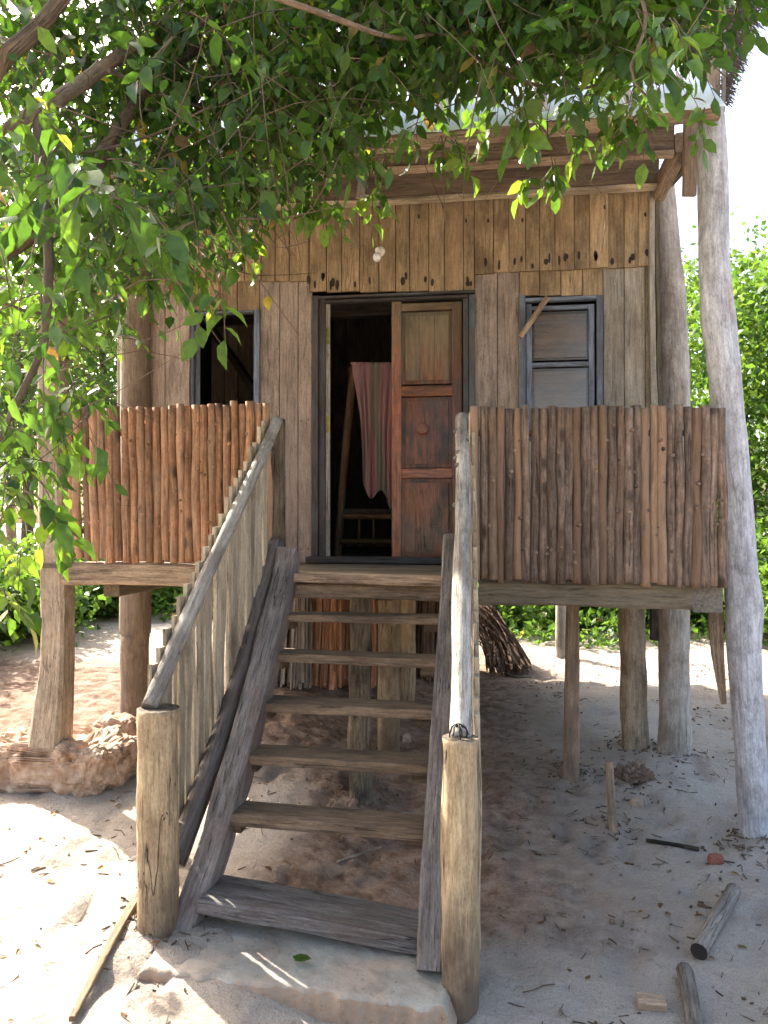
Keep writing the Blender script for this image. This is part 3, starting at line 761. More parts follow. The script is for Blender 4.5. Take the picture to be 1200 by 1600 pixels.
# ------------------------------------------------------------------ staircase
st = thing('staircase', UZ(480, 1470, .1), 'steep open wooden staircase with seven treads and pole handrails leading to the porch', 'staircase')
def sp(m, name, mat, parent=None, label=None):
    o = m.build(name, mat, parent or st)
    if label: o['label'] = label
    return o
treads = [((308, 1405), (657, 1470), 2.79, 2.65, .21, .055), ((343, 1271), (665, 1298), 3.02, 2.88, .16, .045), ((370, 1178), (670, 1197), 3.22, 3.08, .16, .042),
          ((393, 1097), (675, 1110), 3.42, 3.28, .16, .042), ((413, 1020), (681, 1031), 3.60, 3.46, .15, .040), ((430, 960), (687, 965), 3.77, 3.63, .15, .034)]
for i, (a, b, da, db, dep, th) in enumerate(treads):
    A = UD(a[0], a[1], da); B = UD(b[0], b[1], db); ax = (B-A).normalized(); bk = Vector((-ax.y, ax.x, 0)).normalized()
    o = bk*dep/2-Vector((0, 0, th/2))
    m = MB(); m.sweep([A+o, B+o+ax*.02], dep, th, side=bk, jit=.035, seg=.05, ch=.1, tint=[.35, .5, .5, .6, .55, .7][i])
    sp(m, 'tread', 'stringer' if i == 0 else 'tread')
    # cleats under the ends
    if i:
        for E, s_ in ((A, 1), (B, -1)):
            m = MB(); q = E+ax*s_*.045+bk*.08-Vector((0, 0, th+.022)); m.sweep([q-ax*.03, q+ax*.03], .09, .04, side=bk, tint=.1, seg=.05); sp(m, 'cleat', 'tread')
# stringers
def swp(P, w, t, name, mat, side=(1, 0, 0), rnd=False, jit=.05, ws=None, tint=.5, parent=None, label=None, n=12, seg=.06, bend=0):
    m = MB(); m.sweep([UD(*p) for p in P], w, t, side=side, rnd=rnd, jit=jit, ws=ws, tint=tint, n=n, seg=seg, bend=bend); return sp(m, name, mat, parent, label)
swp([(452, 862, 3.92), (438, 935, 3.82), (398, 1100, 3.42), (340, 1310, 3.02), (276, 1490, 2.80)], .105, .15, 'stringer', 'stringer', ws=[.9, 1, 1, .95, .95], jit=.06, tint=.9, label='broad pale grey stringer')  # one even pale tint along its whole length
swp([(430, 846, 3.95), (412, 915, 3.84), (362, 1100, 3.44), (312, 1240, 3.14), (272, 1350, 2.98)], .085, .09, 'side_log', 'stringer', rnd=True, jit=.08, tint=.25)
swp([(708, 850, 3.86), (701, 1000, 3.44), (692, 1150, 3.12), (683, 1300, 2.86), (673, 1520, 2.60)], .092, .15, 'stringer', 'stringer', ws=[1, 1, 1, 1, 1], tint=.6, label='dark grey stringer cut with chisel marks')
# newels
def newel(cx, top, base, wpx, d, lab, widths):
    ptsn = [UD(cx[0], top, d), UD((cx[0]+cx[1])/2, (top+base)/2, d), UD(cx[1], base, d)]
    w = wpx*d/F; m = MB(); m.sweep(ptsn+[ptsn[-1]-Vector((0, 0, .12))], w, rnd=True, n=28, jit=.085, seg=.03, ws=widths, tint=.75, capmat=1)
    o = sp(m, 'newel_post', ['newel', 'darkpost'], label=lab); return o
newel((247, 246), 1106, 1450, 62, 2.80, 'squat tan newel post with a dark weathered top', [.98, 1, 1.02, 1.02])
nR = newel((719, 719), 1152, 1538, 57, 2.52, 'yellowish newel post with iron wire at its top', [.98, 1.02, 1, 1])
# handrails and balusters
def rail(A, B, w, tint, ba, bb, n, zt, zb0, zb1, xo, label, cover):
    a = UD(*A); b = UD(*B)
    m = MB(); m.sweep([a, a.lerp(b, .5)+Vector((.005, 0, .012)), b], w, rnd=True, n=12, jit=.07, seg=.05, ws=[.9, 1, 1.05], tint=tint, bend=.003)
    for _ in range(9):
        q = a.lerp(b, rng.uniform(.05, .95)); an = rng.uniform(0, 6.28); dr = Vector((math.cos(an), -abs(math.sin(an)), .3)).normalized(); m.sweep([q+dr*w*.35, q+dr*(w*.5+.006)], w*.28, rnd=True, n=6, jit=.1, tint=.05, taper=(1.6, .8), seg=.02)
    hr = sp(m, 'handrail', 'greylog', label=label)
    for i in range(n):
        u = ba+(bb-ba)*(i+.5)/n
        p = a.lerp(b, u); dirh = (b-a).copy(); dirh.z = 0; dirh.normalize(); stp = (b-a).length*(bb-ba)/n*((b-a).copy().xy.length/(b-a).length)
        top = p.z+zt+rng.uniform(-.015, .02); bot = zb0+(zb1-zb0)*u+rng.uniform(-.02, .02)
        X = p+Vector((xo, 0, 0))
        ln = rng.uniform(-.012, .012)
        m = MB(); m.sweep([Vector((X.x, X.y, top)), Vector((X.x+rng.uniform(-.004, .004), X.y+ln, bot))], stp*(.42 if (cover == 1 and i in (8, 11, 14, 17)) else rng.uniform(.76, .96))*cover, .018, side=dirh, jit=.06, seg=.08, bend=.006, tint=rng.uniform(.1, 1))
        m.build('baluster', 'slat', hr)
rail((434, 656, 3.93), (232, 1106, 2.80), .058, .8, .03, .93, 21, .045, 1.22, .04, -.045, 'slanting weathered pole handrail with pale slats beneath', 1)
rail((722, 652, 3.88), (720, 1158, 2.54), .072, 1., .02, .97, 22, .0, 1.30, .12, .055, 'straight pale grey pole handrail', .9)
m = MB(); m.sweep([UD(434, 655, 4.0), UD(434, 870, 4.0)], .07, .06, jit=.08, seg=.06, tint=.5); sp(m, 'upright_post', 'darkpost')
m = MB(); m.sweep([UD(739, 645, 3.95), UD(739, 905, 3.95)], .045, .05, rnd=True, jit=.08, tint=.9); sp(m, 'upright_post', 'slat')
# wire on newel
m = MB(); c = UD(719, 1149, 2.52)
for k in range(5):
    an = rng.uniform(0, 6.28); r = .028; pts = []
    for t in range(9):
        th = t/8*3.6; pts.append(c+Vector((math.cos(an)*r*math.cos(th)+rng.uniform(-.003, .003)-.005, math.sin(an)*r*math.cos(th), .002+.035*math.sin(th))))
    m.sweep(pts, .005, rnd=True, n=6, jit=0, seg=.01)
m.build('wire', 'iron', nR)

# footing slab ---------------------------------------------------------
fl = UZ(205, 1512, .105); fr_ = UZ(712, 1578, .075)
ax = (fr_-fl); ax.z = 0; Lx = ax.length; ax.normalize(); bk = Vector((-ax.y, ax.x, 0)); m = MB()
nxs, nys = 90, 36; dep = .42
for j in range(nys+1):
    for i in range(nxs+1):
        u = i/nxs; v = j/nys
        e = .02*noise.noise(Vector((u*7, 0, 2)))+.01*noise.noise(Vector((u*25, 0, 4)))
        P = fl+ax*Lx*u+bk*(dep*max(0, v-.12)/.88+e*(1 if v < .5 else 0))
        z = .105+(.075-.105)*u+.006*noise.noise(Vector((P.x*9, P.y*9, 0)))
        rim = min(1, v/.12) if v < .12 else 1
        rim = min(rim, 1)
        if v < .12: z = z-(1-rim)*.14; P = P-bk*.008*(1-rim)+bk*(.010*noise.noise(Vector((u*14, v*30, 1)))+.008*noise.noise(Vector((u*45, v*60, 1))))
        ed = min(u, 1-u)*Lx
        if ed < .03: z -= (.03-ed)*2.5
        P.z = z+.004*noise.noise(Vector((P.x*30, P.y*30, 0))); m.v.append(P); m.gc.append(tuple(P)); m.t.append(.5)
for j in range(nys):
    for i in range(nxs):
        o = j*(nxs+1)+i; m.f.append((o, o+1, o+nxs+2, o+nxs+1)); m.sm.append(True); m.mi.append(0)
tag(m.build('concrete_footing', 'concrete'), 'worn grey concrete slab under the foot of the stairs', 'concrete slab')
# ------------------------------------------------------------------ stones
def rock(px, py, r, lab, mat='rock', block=.5, amp=.19, cat='stone', name='stone', group=None, lift=.6, rot=0, fq=1.5):
    g = G(px, py); m = MB(); m.blob(g+Vector((0, r[1]*.6, r[2]*lift)), r, block=block, amp=amp, fq=fq)
    return tag(m.build(name, mat), lab, cat, group)
g = G(90, 1243); m = MB()
m.blob(g+Vector((-.16, .26, .10)), (.42, .25, .14), block=.42, amp=.20, sub=6, fq=1.9); m.blob(g+Vector((.14, .30, .08)), (.12, .17, .13), block=.5, amp=.20, sub=5, fq=1.8)
tag(m.build('stone_block', 'rock'), 'long eroded sandstone block carrying the porch corner post', 'stone block')
rock(178, 1172, (.13, .13, .11), 'large orange boulder between the porch posts', lift=.7, block=.5)
rock(136, 1182, (.06, .06, .08), 'small pale stone against the squared porch post', 'rockw', lift=.9)
rock(164, 1205, (.06, .06, .075), 'pale topped stone in front of the orange boulder', 'rock', lift=.9)
rock(205, 1192, (.05, .06, .05), 'small orange stone right beside the tan newel post', lift=.8)
rock(8, 1172, (.07, .08, .06), 'rounded stone at the far left behind the stone block', lift=.6)
rock(532, 1278, (.075, .05, .05), 'flat brown stone at the foot of the rotting dark post', 'clod', lift=.6, block=.4)
rock(600, 1160, (.04, .04, .035), 'small clod beside the yellowish prop under the porch', 'clod')
rock(992, 1225, (.11, .10, .075), 'dark lumpy mound of dug earth beside the round log post', 'clod', cat='earth mound', name='earth_mound', amp=.3, block=.9, lift=.2, fq=4)
rock(1120, 1350, (.035, .03, .022), 'small red brick fragment on the sand near the tall pole', 'brick', cat='brick', name='brick_fragment')
rock(996, 1260, (.035, .03, .022), 'small grey pebble by the upright stake', 'rockw', name='pebble', cat='pebble')
rock(635, 1160, (.03, .03, .03), 'pale pebble under the stairs behind the fourth tread', 'rockw', name='pebble', cat='pebble')
rock(957, 1445, (.012, .012, .010), 'tiny dark pebble alone on the open sand', 'clod', name='pebble', cat='pebble')
# ------------------------------------------------------------------ loose wood
def loose(name, P, w, mat, lab, cat, rnd=True, t=None, lift=.5, capmat=None, jit=.06, ws=None, tint=.6, side=(0, 0, 1), bend=0, n=12):
    pts = [G(*p)+Vector((0, 0, (t or w)*lift)) for p in P]; m = MB()
    mats = mat if isinstance(mat, list) else [mat]
    m.sweep(pts, w, t, side=side, rnd=rnd, jit=jit, capmat=capmat, ws=ws, tint=tint, seg=.05, bend=bend, n=n)
    return tag(m.build(name, mats), lab, cat)
o = loose('log', [(1146, 1402), (1092, 1500)], .060, ['drylog', 'hollow'], 'short hollow dry log lying on the sand by the tall pole', 'log', capmat=1, jit=.06)
loose('log', [(1070, 1528), (1078, 1575), (1088, 1640)], .055, 'drylog', 'dry grey log at the lower right edge of the picture', 'log', jit=.08, tint=.3)
loose('wood_chip', [(996, 1572), (1040, 1576)], .06, 'beam', 'broken brown wood offcut on the foreground sand', 'offcut', rnd=False, t=.03, jit=.15, tint=1, side=(0, 1, 0))
loose('stick', [(222, 1398), (180, 1470), (112, 1600)], .028, 'newel', 'long split stick lying on sunlit sand beside the tan newel post', 'stick', rnd=False, t=.03, jit=.1, ws=[1, 1, .6], tint=.4)
loose('stick', [(527, 1348), (595, 1325)], .010, 'slat', 'thin pale cane lying on the soil behind the lower treads', 'stick')
loose('stick', [(1010, 1316), (1050, 1322), (1092, 1330)], .02, 'darkpost', 'dark broken branch on the sand near the red brick fragment', 'stick', jit=.2)
loose('stick', [(770, 1045), (800, 1058), (830, 1060)], .02, 'darkpost', 'crooked dark twig on the soil in front of the brown frond pile', 'stick', jit=.2)
loose('plank_piece', [(628, 1280), (668, 1284)], .06, 'drylog', 'short pale plank piece on the ground behind the stair stringer', 'plank', rnd=False, t=.03, side=(0, 1, 0))
gs = G(958, 1297)
ds = gs.x*-math.sin(TH)+gs.y*math.cos(TH)
m = MB(); m.sweep([UD(951, 1190, ds), gs, gs-Vector((0, 0, .08))], .045, .04, jit=.08, seg=.05, ws=[.75, 1, 1], tint=.6); tag(m.build('stake', 'beam'), 'short wooden stake driven upright into the sand', 'stake')
# leaf on the slab
q = UZ(470, 1497, .108)
leaf_mesh('fallen_leaf', 'leaf', np.array([[q.x-.03, q.y, .112]]), np.array([[1., -.1, 0]]), np.array([[0, 0, 1.]]), np.array([.07]), np.array([.3]), .85, loc=(q.x, q.y, .11))
tag(bpy.data.objects['fallen_leaf'], 'single green leaf lying flat on the concrete slab', 'leaf')
# ------------------------------------------------------------------ frond bundles under the house
def strands(name, fn, n, mat, lab, w=.007, group=None):
    m = MB()
    for i in range(n):
        pts = fn(); m.sweep(pts, w*rng.uniform(.6, 1.5), .004, side=(1, rng.uniform(-.5, .5), 0), seg=.3, jit=.03, taper=(.8, 1.1), tint=rng.random())
    return tag(m.build(name, mat), lab, 'thatch bundle', group)
def bundle(px, wpx, pyb, h, depth=.25, flare=1.25):
    c = G(px, pyb); dd = c.length; w = wpx*dd/F/2
    def f():
        a = rng.uniform(-1, 1); b = rng.uniform(-1, 1)
        t = c+Vector((a*w, b*depth+.2, h*rng.uniform(.93, 1.02))); e = c+Vector((a*w*flare, b*depth*flare+.1-.05, rng.uniform(-.02, .04)))
        mid = t.lerp(e, .5)+Vector((rng.uniform(-.015, .015), rng.uniform(-.015, .015), 0))
        return [t, mid, e]
    return f
GP = 'dry frond bundles standing under the hut'
for px, wp, pyb, mt, lab in ((447, 55, 1062, 'drylog', 'greyish dry frond bundle at the left end of the row under the hut'), (497, 50, 1064, 'straw', 'orange dry frond bundle second in the row under the hut'),
                             (548, 50, 1062, 'straw', 'orange dry frond bundle partly behind the rotting dark post')):
    strands('frond_bundle', bundle(px, wp*1.45, pyb, .82), 700, mt, lab, w=.016, group=GP)
strands('frond_bundle', bundle(668, 110, 1055, .82), 620, 'straw2', 'brown dry frond bundle behind the yellowish props and stringer', w=.012, group=GP)
c0 = G(760, 1050)
def pile():
    a = rng.uniform(-1, 1)
    top = c0+Vector((-.22+.30*rng.random(), .45+rng.uniform(-.25, .2), .62-.30*rng.random()))
    e = c0+Vector((.0+.42*rng.random(), .1+rng.uniform(-.3, .35), rng.uniform(0, .12)))
    return [top, top.lerp(e, .5)+Vector((.02, 0, .05)), e]
strands('frond_pile', pile, 420, 'straw2', 'slumped pile of brown dry fronds under the porch floor', w=.014)
# lying bundle on top of row
c1 = G(500, 1062)
def lying():
    z = c1.z+.80+rng.uniform(0, .14); y = c1.y+rng.uniform(-.1, .35)
    x0 = c1.x-.30+rng.uniform(-.1, .1)
    return [Vector((x0, y, z)), Vector((x0+.4, y, z+.02)), Vector((x0+.95+rng.uniform(-.1, .15), y+rng.uniform(-.05, .05), z-.02))]
strands('frond_bundle', lying, 260, 'straw', 'orange frond bundle laid flat on top of the standing ones', w=.014)

# ------------------------------------------------------------------ litter
m = MB()
for i in range(3600):
    x = rng.uniform(-2.2, 2.2); y = rng.uniform(2.0, 8)
    near = i >= 3000
    if near:
        q_ = rng.choice(MND[:9]); x = q_[0]+rng.gauss(0, .10); y = q_[1]+rng.gauss(0, .10)
    if noise.noise(Vector((x*1.7, y*1.7, 40))) < .08 and rng.random() < .88 and not near: continue
    z = gz(x, y); a = rng.uniform(0, 6.28); L = rng.choice((.012, .02, .03, .05, .05, .1))*rng.uniform(.5, 1.2)
    w = rng.uniform(.002, .006) if L > .025 else rng.uniform(.004, .012)
    if -.95 < x < .05 and y < 2.9: z += .08; continue
    p = Vector((x, y, z+w*.4)); d = Vector((math.cos(a), math.sin(a), rng.uniform(-.05, .15)))
    m.sweep([p-d*L/2, p+d*L/2+Vector((0, 0, rng.uniform(0, .006)))], w, w*.6, side=(0, 0, 1), seg=.04, jit=.15, bend=L*.08)
tag(m.build('leaf_litter', 'litter', origin=(0, 4, 0)), 'scattered dry twigs and bits of bark over the sand', 'litter', kind='stuff')
nl = 550; bx = nr.uniform(-2.4, 2.4, nl); by = nr.uniform(2.0, 8, nl)
ok = ~((bx > -.95) & (bx < .1) & (by < 2.9)); bx = bx[ok]; by = by[ok]; nl = len(bx)
bz = np.array([gz(a, b) for a, b in zip(bx, by)])+.006
an = nr.uniform(0, 6.28, nl)
o = leaf_mesh('dry_leaves', 'leaf', np.stack([bx, by, bz], 1), np.stack([np.cos(an), np.sin(an), nr.uniform(-.1, .25, nl)], 1), np.stack([nr.normal(0, .3, nl), nr.normal(0, .3, nl), np.ones(nl)], 1), nr.uniform(.015, .045, nl), nr.uniform(.985, 1.0, nl), .6)
tag(o, 'small dry brown leaves scattered over the sand', 'leaves', kind='stuff')

# ------------------------------------------------------------------ foreground tree canopy
BX = [-400, -50, 0, 40, 60, 100, 150, 185, 230, 260, 300, 340, 390, 430, 470, 500, 530, 560, 610, 650, 700, 720, 760, 800, 830, 880, 920, 1000, 1040, 1100, 1150, 1200, 1400]
BYv = [500, 900, 880, 860, 800, 750, 660, 560, 470, 450, 455, 440, 410, 350, 310, 340, 310, 320, 300, 250, 255, 240, 200, 235, 285, 280, 235, 235, 190, 170, 60, 30, 0]
tree = thing('tree', UD(-420, 1900, 2.6)*1.0, 'broad leafy tree whose drooping branches overhang the front of the hut', 'tree')
tree.location = Vector((-3.3, 2.3, 0)); tree.location.z = gz(-3.3, 2.3)
def inset(parent):  # offset of children
    return parent.location
mb = MB()
def limb(P, w0, w1, mat=0):
    mb.sweep([UD(*p) for p in P], w0, rnd=True, n=10, ws=[1+(w1/w0-1)*i/(len(P)-1) for i in range(len(P))], jit=.08, seg=.05)
# trunk off frame
mt = MB(); T0 = tree.location.copy()
mt.sweep([T0-Vector((0, 0, .2)), T0+Vector((.05, -.1, .9)), UD(-330, 560, 3.0), UD(-160, 460, 2.75)], .24, rnd=True, n=16, ws=[1.1, .95, .8, .55], jit=.1, seg=.08)
mt.build('trunk', 'bark', tree)
J = (-160, 460, 2.75)
limb([J, (-60, 440, 2.7), (0, 400, 2.6), (70, 350, 2.5), (120, 310, 2.5), (180, 210, 2.5), (240, 130, 2.6), (330, 60, 2.7)], .075, .03)
limb([(-200, 300, 2.4), (-80, 210, 2.1), (0, 100, 1.9), (55, 50, 1.9), (110, -20, 1.9), (200, -150, 2.0)], .06, .03)
limb([J, (-60, 240, 2.3), (0, 215, 2.2), (60, 175, 2.2), (120, 135, 2.3), (230, 65, 2.5), (400, 20, 2.7), (600, 5, 2.9), (800, 40, 3.1), (960, 30, 3.2)], .065, .018)
limb([(58, 178, 2.2), (66, 300, 2.15), (76, 400, 2.1), (72, 500, 2.1), (60, 560, 2.1), (20, 640, 2.1), (0, 690, 2.1)], .032, .014)
limb([(170, 110, 2.3), (260, 150, 2.5), (350, 180, 2.6), (440, 225, 2.7), (520, 280, 2.8)], .014, .006)
limb([(-40, 450, 2.2), (20, 480, 2.2), (90, 500, 2.3), (150, 560, 2.3)], .014, .005)
limb([(0, 200, 2.2), (110, 240, 2.3), (240, 210, 2.4), (330, 165, 2.4)], .012, .006)
limb([(980, -60, 2.0), (1010, 30, 2.0), (985, 110, 2.0), (1010, 150, 2.0)], .012, .006)
limb([(700, 60, 2.5), (800, 120, 2.5), (900, 140, 2.5), (1010, 100, 2.5), (1100, 40, 2.6)], .014, .006)
limb([(300, -50, 2.0), (500, 20, 2.1), (620, 60, 2.3), (700, 55, 2.4), (800, 110, 2.5)], .02, .006)
LB = []; LD = []; LN = []; LS = []; LT = []; LW = []
tw = MB()
def spray(P, dr, L, nl, lsz, tbase, twig=.004):
    dr = dr.normalized(); end = P+dr*L*.7+Vector((0, 0, -L*.45)); mid = P+dr*L*.4+Vector((0, 0, -L*.1))
    tw.sweep([P, mid, end], twig, rnd=True, n=4, seg=L/2, jit=0, taper=(1, .5))
    ax = (end-P).normalized(); sd = ax.cross(Vector((0, 0, 1)))
    if sd.length < .1: sd = Vector((1, 0, 0))
    sd.normalize()
    for k in range(nl):
        u = (k+.6)/nl; b = P.lerp(mid, u*2) if u < .5 else mid.lerp(end, u*2-1)
        s = 1 if k % 2 else -1
        d = (ax*.5+sd*s*rng.uniform(.5, 1.2)+Vector((rng.gauss(0, .3), rng.gauss(0, .3), rng.uniform(-.9, .05))))
        if k == nl-1: d = ax+Vector((rng.gauss(0, .3), rng.gauss(0, .3), -.4))
        LB.append(b); LD.append(d); LN.append(Vector((rng.gauss(0, .55), rng.gauss(-.1, .55), 1)))
        LS.append(lsz*rng.uniform(.6, 1.2)); LW.append(rng.uniform(.95, 1.25))
        t = tbase+rng.gauss(0, .16)
        t = max(0, min(.9, t))
        if rng.random() < .02: t = rng.uniform(.93, 1)
        LT.append(t)
cnt = 0; tries = 0
while cnt < 3700 and tries < 60000:
    tries += 1
    px = rng.uniform(-170, 1300)
    lim = float(np.interp(px, BX, BYv)); top = -260
    py = rng.uniform(top, lim)
    dl = 60 if px < 450 else 110
    wgt = min(1, (lim-py)/dl+.12)
    if py > 560: wgt *= .30
    elif px < 220 and py > 400: wgt *= .62
    if px < 330 and py < 350: wgt *= .72
    if px > 560 and py > 130: wgt *= .30
    if px > 850 and py > 150: wgt *= .9
    if px > 1060: wgt *= .35
    if py < 0 or px < 0 or px > 1200: wgt *= .55
    if rng.random() > wgt: continue
    d = rng.uniform(1.75, 3.2) if px < 260 else rng.uniform(2.3, 3.45)
    if px < 330 and py < 350 and rng.random() < .85: d = rng.uniform(2.35, 3.5)
    if px < 450 and py > 270 and rng.random() < .35: d = rng.uniform(3.2, 4.3)
    if px < 160 and py > 250 and rng.random() < .05: d = rng.uniform(1.2, 1.7)
    P = UD(px, py, d)
    if noise.noise(P*2.6+Vector((5, 0, 0))) < -.22 and rng.random() < .85: continue
    L = rng.uniform(.12, .30)
    P0 = P+Vector((rng.gauss(0, .04), rng.gauss(0, .04), L*.6))
    spray(P0, Vector((rng.gauss(0, 1), rng.gauss(0, 1), rng.uniform(-.6, .3))), L, rng.choice((5, 6, 7, 8)), rng.uniform(.05, .08), (.24 if px < 420 and py < 420 else .38)+.35*noise.noise(P*1.5))
    cnt += 1
# hanging tips read against the wall
for px, py, d in ((585, 330, 3.0), (580, 345, 3.0), (480, 350, 2.9), (500, 360, 2.9), (520, 350, 2.9), (400, 400, 2.8), (385, 425, 2.8), (300, 455, 2.8), (285, 460, 2.8), (310, 470, 2.8), (345, 500, 2.0), (820, 210, 2.4), (815, 230, 2.4), (690, 255, 2.8), (705, 260, 2.8),
                  (860, 290, 3.0), (875, 315, 3.0), (825, 320, 3.0), (1000, 230, 2.7), (960, 235, 2.8), (980, 215, 2.7), (920, 230, 2.8), (240, 460, 2.6), (215, 470, 2.6), (90, 830, 2.0), (100, 845, 2.0), (20, 830, 2.1), (25, 905, 2.1), (5, 780, 1.9), (5, 960, 2.0), (85, 680, 2.1), (110, 640, 2.2), (95, 720, 2.2), (1020, 100, 1.9), (1050, 70, 1.8), (1000, 60, 1.9), (1100, 210, 2.6)):
    for _ in range(2):
        P = UD(px+rng.uniform(-8, 8), py-42, d); spray(P, Vector((rng.gauss(0, .6), rng.gauss(0, .6), -.6)), rng.uniform(.08, .16), 5, .075, rng.uniform(.45, .8))
# bare dead twigs inside the crown
for i in range(900):
    px = rng.uniform(-150, 1150); lim = float(np.interp(px, BX, BYv)); py = rng.uniform(-200, lim-20)
    if px > 450 and rng.random() < .75: continue
    P = UD(px, py, rng.uniform(2.0, 3.4)); dr = Vector((rng.gauss(0, 1), rng.gauss(0, 1), rng.gauss(-.2, .7))).normalized(); L = rng.uniform(.15, .55)
    tw.sweep([P, P+dr*L*.5+Vector((rng.gauss(0, .03), 0, rng.gauss(0, .03))), P+dr*L], rng.uniform(.002, .006), rnd=True, n=5, seg=L/2, jit=.1, taper=(1, .4))
# thin dangling stems against the wall
for (a, b, c) in (((395, 300), (420, 350), (460, 400)), ((690, 280), (695, 330), (686, 400)), ((700, 170), (650, 210), (700, 340)), ((900, 270), (945, 310), (940, 395)), ((440, 330), (445, 380), (455, 400))):
    tw.sweep([UD(*a, 3.0), UD(*b, 3.02), UD(*c, 3.04)], .004, rnd=True, n=5, seg=.05, jit=.2)
mb.build('branches', 'bark', tree); tw.build('twigs', 'twig', tree)
A = lambda L_: np.array([tuple(q) for q in L_], dtype=float)
leaf_mesh('crown', 'leaf', A(LB), A(LD), A(LN), np.array(LS), np.array(LT), np.array(LW)*nr.uniform(.45, .66, len(LW)), parent=tree, loc=tuple(tree.location))
lf = leaf_mesh('fallen_leaf', 'leaf', np.array([list(UD(418, 462, 3.2))]), np.array([[.05, 0, -1.]]), np.array([[0, -1., .2]]), np.array([.06]), np.array([.955]), .8, loc=tuple(UD(418, 462, 3.2)))
lf.name = 'dangling_leaf'; lf.parent = tree; lf.location = UD(418, 462, 3.2)-tree.location

# ------------------------------------------------------------------ background plants
def crownleaves(lobes, ncl, per, lsz, mat, parent, loc, tb=.5, spread=.28, zmin=None):
    tot = sum(r[0]*r[1] for c, r in lobes); B = []; D = []; Nn = []; S = []; T = []
    for c, r in lobes:
        k = max(4, int(ncl*r[0]*r[1]/tot))
        for _ in range(k):
            v = nr.normal(size=3); v /= np.linalg.norm(v); rr = nr.uniform(.55, 1.05)
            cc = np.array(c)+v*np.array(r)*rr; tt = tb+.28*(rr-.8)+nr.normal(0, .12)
            n_ = per; q = cc+nr.normal(size=(n_, 3))*spread*np.array([1, 1, .7])
            B.append(q); D.append(nr.normal(size=(n_, 3))+np.array([0, 0, -.3])+v*.6); Nn.append(nr.normal(size=(n_, 3))*.7+np.array([0, 0, 1])); S.append(nr.uniform(.6, 1.3, n_)*lsz); T.append(np.clip(tt+nr.normal(0, .1, n_), 0, 1))
    B = np.concatenate(B); D = np.concatenate(D); Nn = np.concatenate(Nn); S = np.concatenate(S); T = np.concatenate(T)
    if zmin is not None:
        k = B[:, 2] > zmin; B, D, Nn, S, T = B[k], D[k], Nn[k], S[k], T[k]
    return leaf_mesh('crown', mat, B, D, Nn, S, T, .85, parent=parent, detailed=False, loc=loc)
def bgtree(px, d, h, rad, lab, nl=5, ncl=150, per=44, lsz=.105, tb=.5, name='tree', cat='tree', low=.3, grp='trees growing behind the hut'):
    b = UD(px, 900, d); b.z = gz(b.x, b.y); t = thing(name, b, lab, cat, grp)
    m = MB(); tops = []
    m.sweep([b-Vector((0, 0, .2)), b+Vector((rng.uniform(-.2, .2), 0, h*.4)), b+Vector((rng.uniform(-.3, .3), 0, h*.8))], .22*h/6, rnd=True, n=9, ws=[1.1, .8, .4], seg=.4, jit=.08)
    lobes = []
    for i in range(nl):
        a = 6.283*i/nl+rng.uniform(-.3, .3); zz = h*rng.uniform(low, .85); rr = rad*rng.uniform(.35, .6)
        c = b+Vector((math.cos(a)*rr, math.sin(a)*rr, zz)); lobes.append((tuple(c), (rad*rng.uniform(.4, .65), rad*rng.uniform(.4, .65), rad*rng.uniform(.35, .55))))
        m.sweep([b+Vector((0, 0, h*.3)), b.lerp(c, .6)+Vector((0, 0, h*.1)), c], .06*h/6, rnd=True, n=6, ws=[1, .7, .3], seg=.3, jit=.08)
    lobes.append((tuple(b+Vector((0, 0, h*.82))), (rad*.6, rad*.6, rad*.45)))
    m.build('trunk', 'bark', t)
    crownleaves(lobes, ncl, per, lsz, 'bgleaf', t, tuple(b), tb)
def bush(px, d, h, rad, lab, ncl=70, per=26, lsz=.10, tb=.6, mat='herb', grp='bushes behind the hut'):
    b = UD(px, 900, d); b.z = gz(b.x, b.y); t = thing('bush', b, lab, 'bush', grp)
    m = MB()
    for k in range(7):
        a = rng.uniform(0, 6.28); e = b+Vector((math.cos(a)*rad*.6, math.sin(a)*rad*.6, h*rng.uniform(.5, .9)))
        m.sweep([b-Vector((0, 0, .05)), b.lerp(e, .5)+Vector((0, 0, .1)), e], .02, rnd=True, n=5, seg=.2, ws=[1, .7, .3])
    m.build('stems', 'twig', t)
    crownleaves([(tuple(b+Vector((0, 0, h*.5))), (rad, rad, h*.5)), (tuple(b+Vector((rad*.4, 0, h*.35))), (rad*.6, rad*.6, h*.3))], ncl, per, lsz, mat, t, tuple(b), tb, spread=.15, zmin=b.z)
bgtree(1150, 10.5, 4.9, 2.0, 'bright green tree right of the tall pale pole, its crown under the sky', ncl=230)
bgtree(1330, 9.5, 5.2, 1.9, 'dense tree at the right edge behind the sunlit sand', ncl=200)
bgtree(1010, 13.5, 5.8, 2.2, 'green tree behind the corner log', ncl=170)
bgtree(1240, 15, 6.5, 2.6, 'tall farther tree on the right above the near ones', ncl=170)
bgtree(-60, 16.0, 5.4, 2.3, 'bright tree at the left edge beyond the path', ncl=190)
bgtree(110, 18.5, 5.6, 2.8, 'leafy tree on the left behind the squared porch post', ncl=190)
bgtree(300, 19, 5.0, 2.6, 'tree hidden mostly behind the left half of the hut', ncl=120)
bgtree(-230, 9.5, 3.6, 1.2, 'small low tree shading the path from the left', ncl=110)
bgtree(560, 15, 5.0, 2.4, 'tree mostly hidden behind the middle of the hut', ncl=100)
bgtree(20, 23, 8.2, 3.2, 'tall pale green tree far back on the left', ncl=190)
bgtree(190, 25, 8.0, 3.4, 'tall tree far back just left of the hut wall', ncl=170)
bgtree(-130, 21, 8.6, 3.2, 'tall tree far back at the left edge', ncl=150)
bgtree(40, 14.5, 6.0, 2.1, 'mid green tree left of the hut behind the drooping leaves', ncl=200)
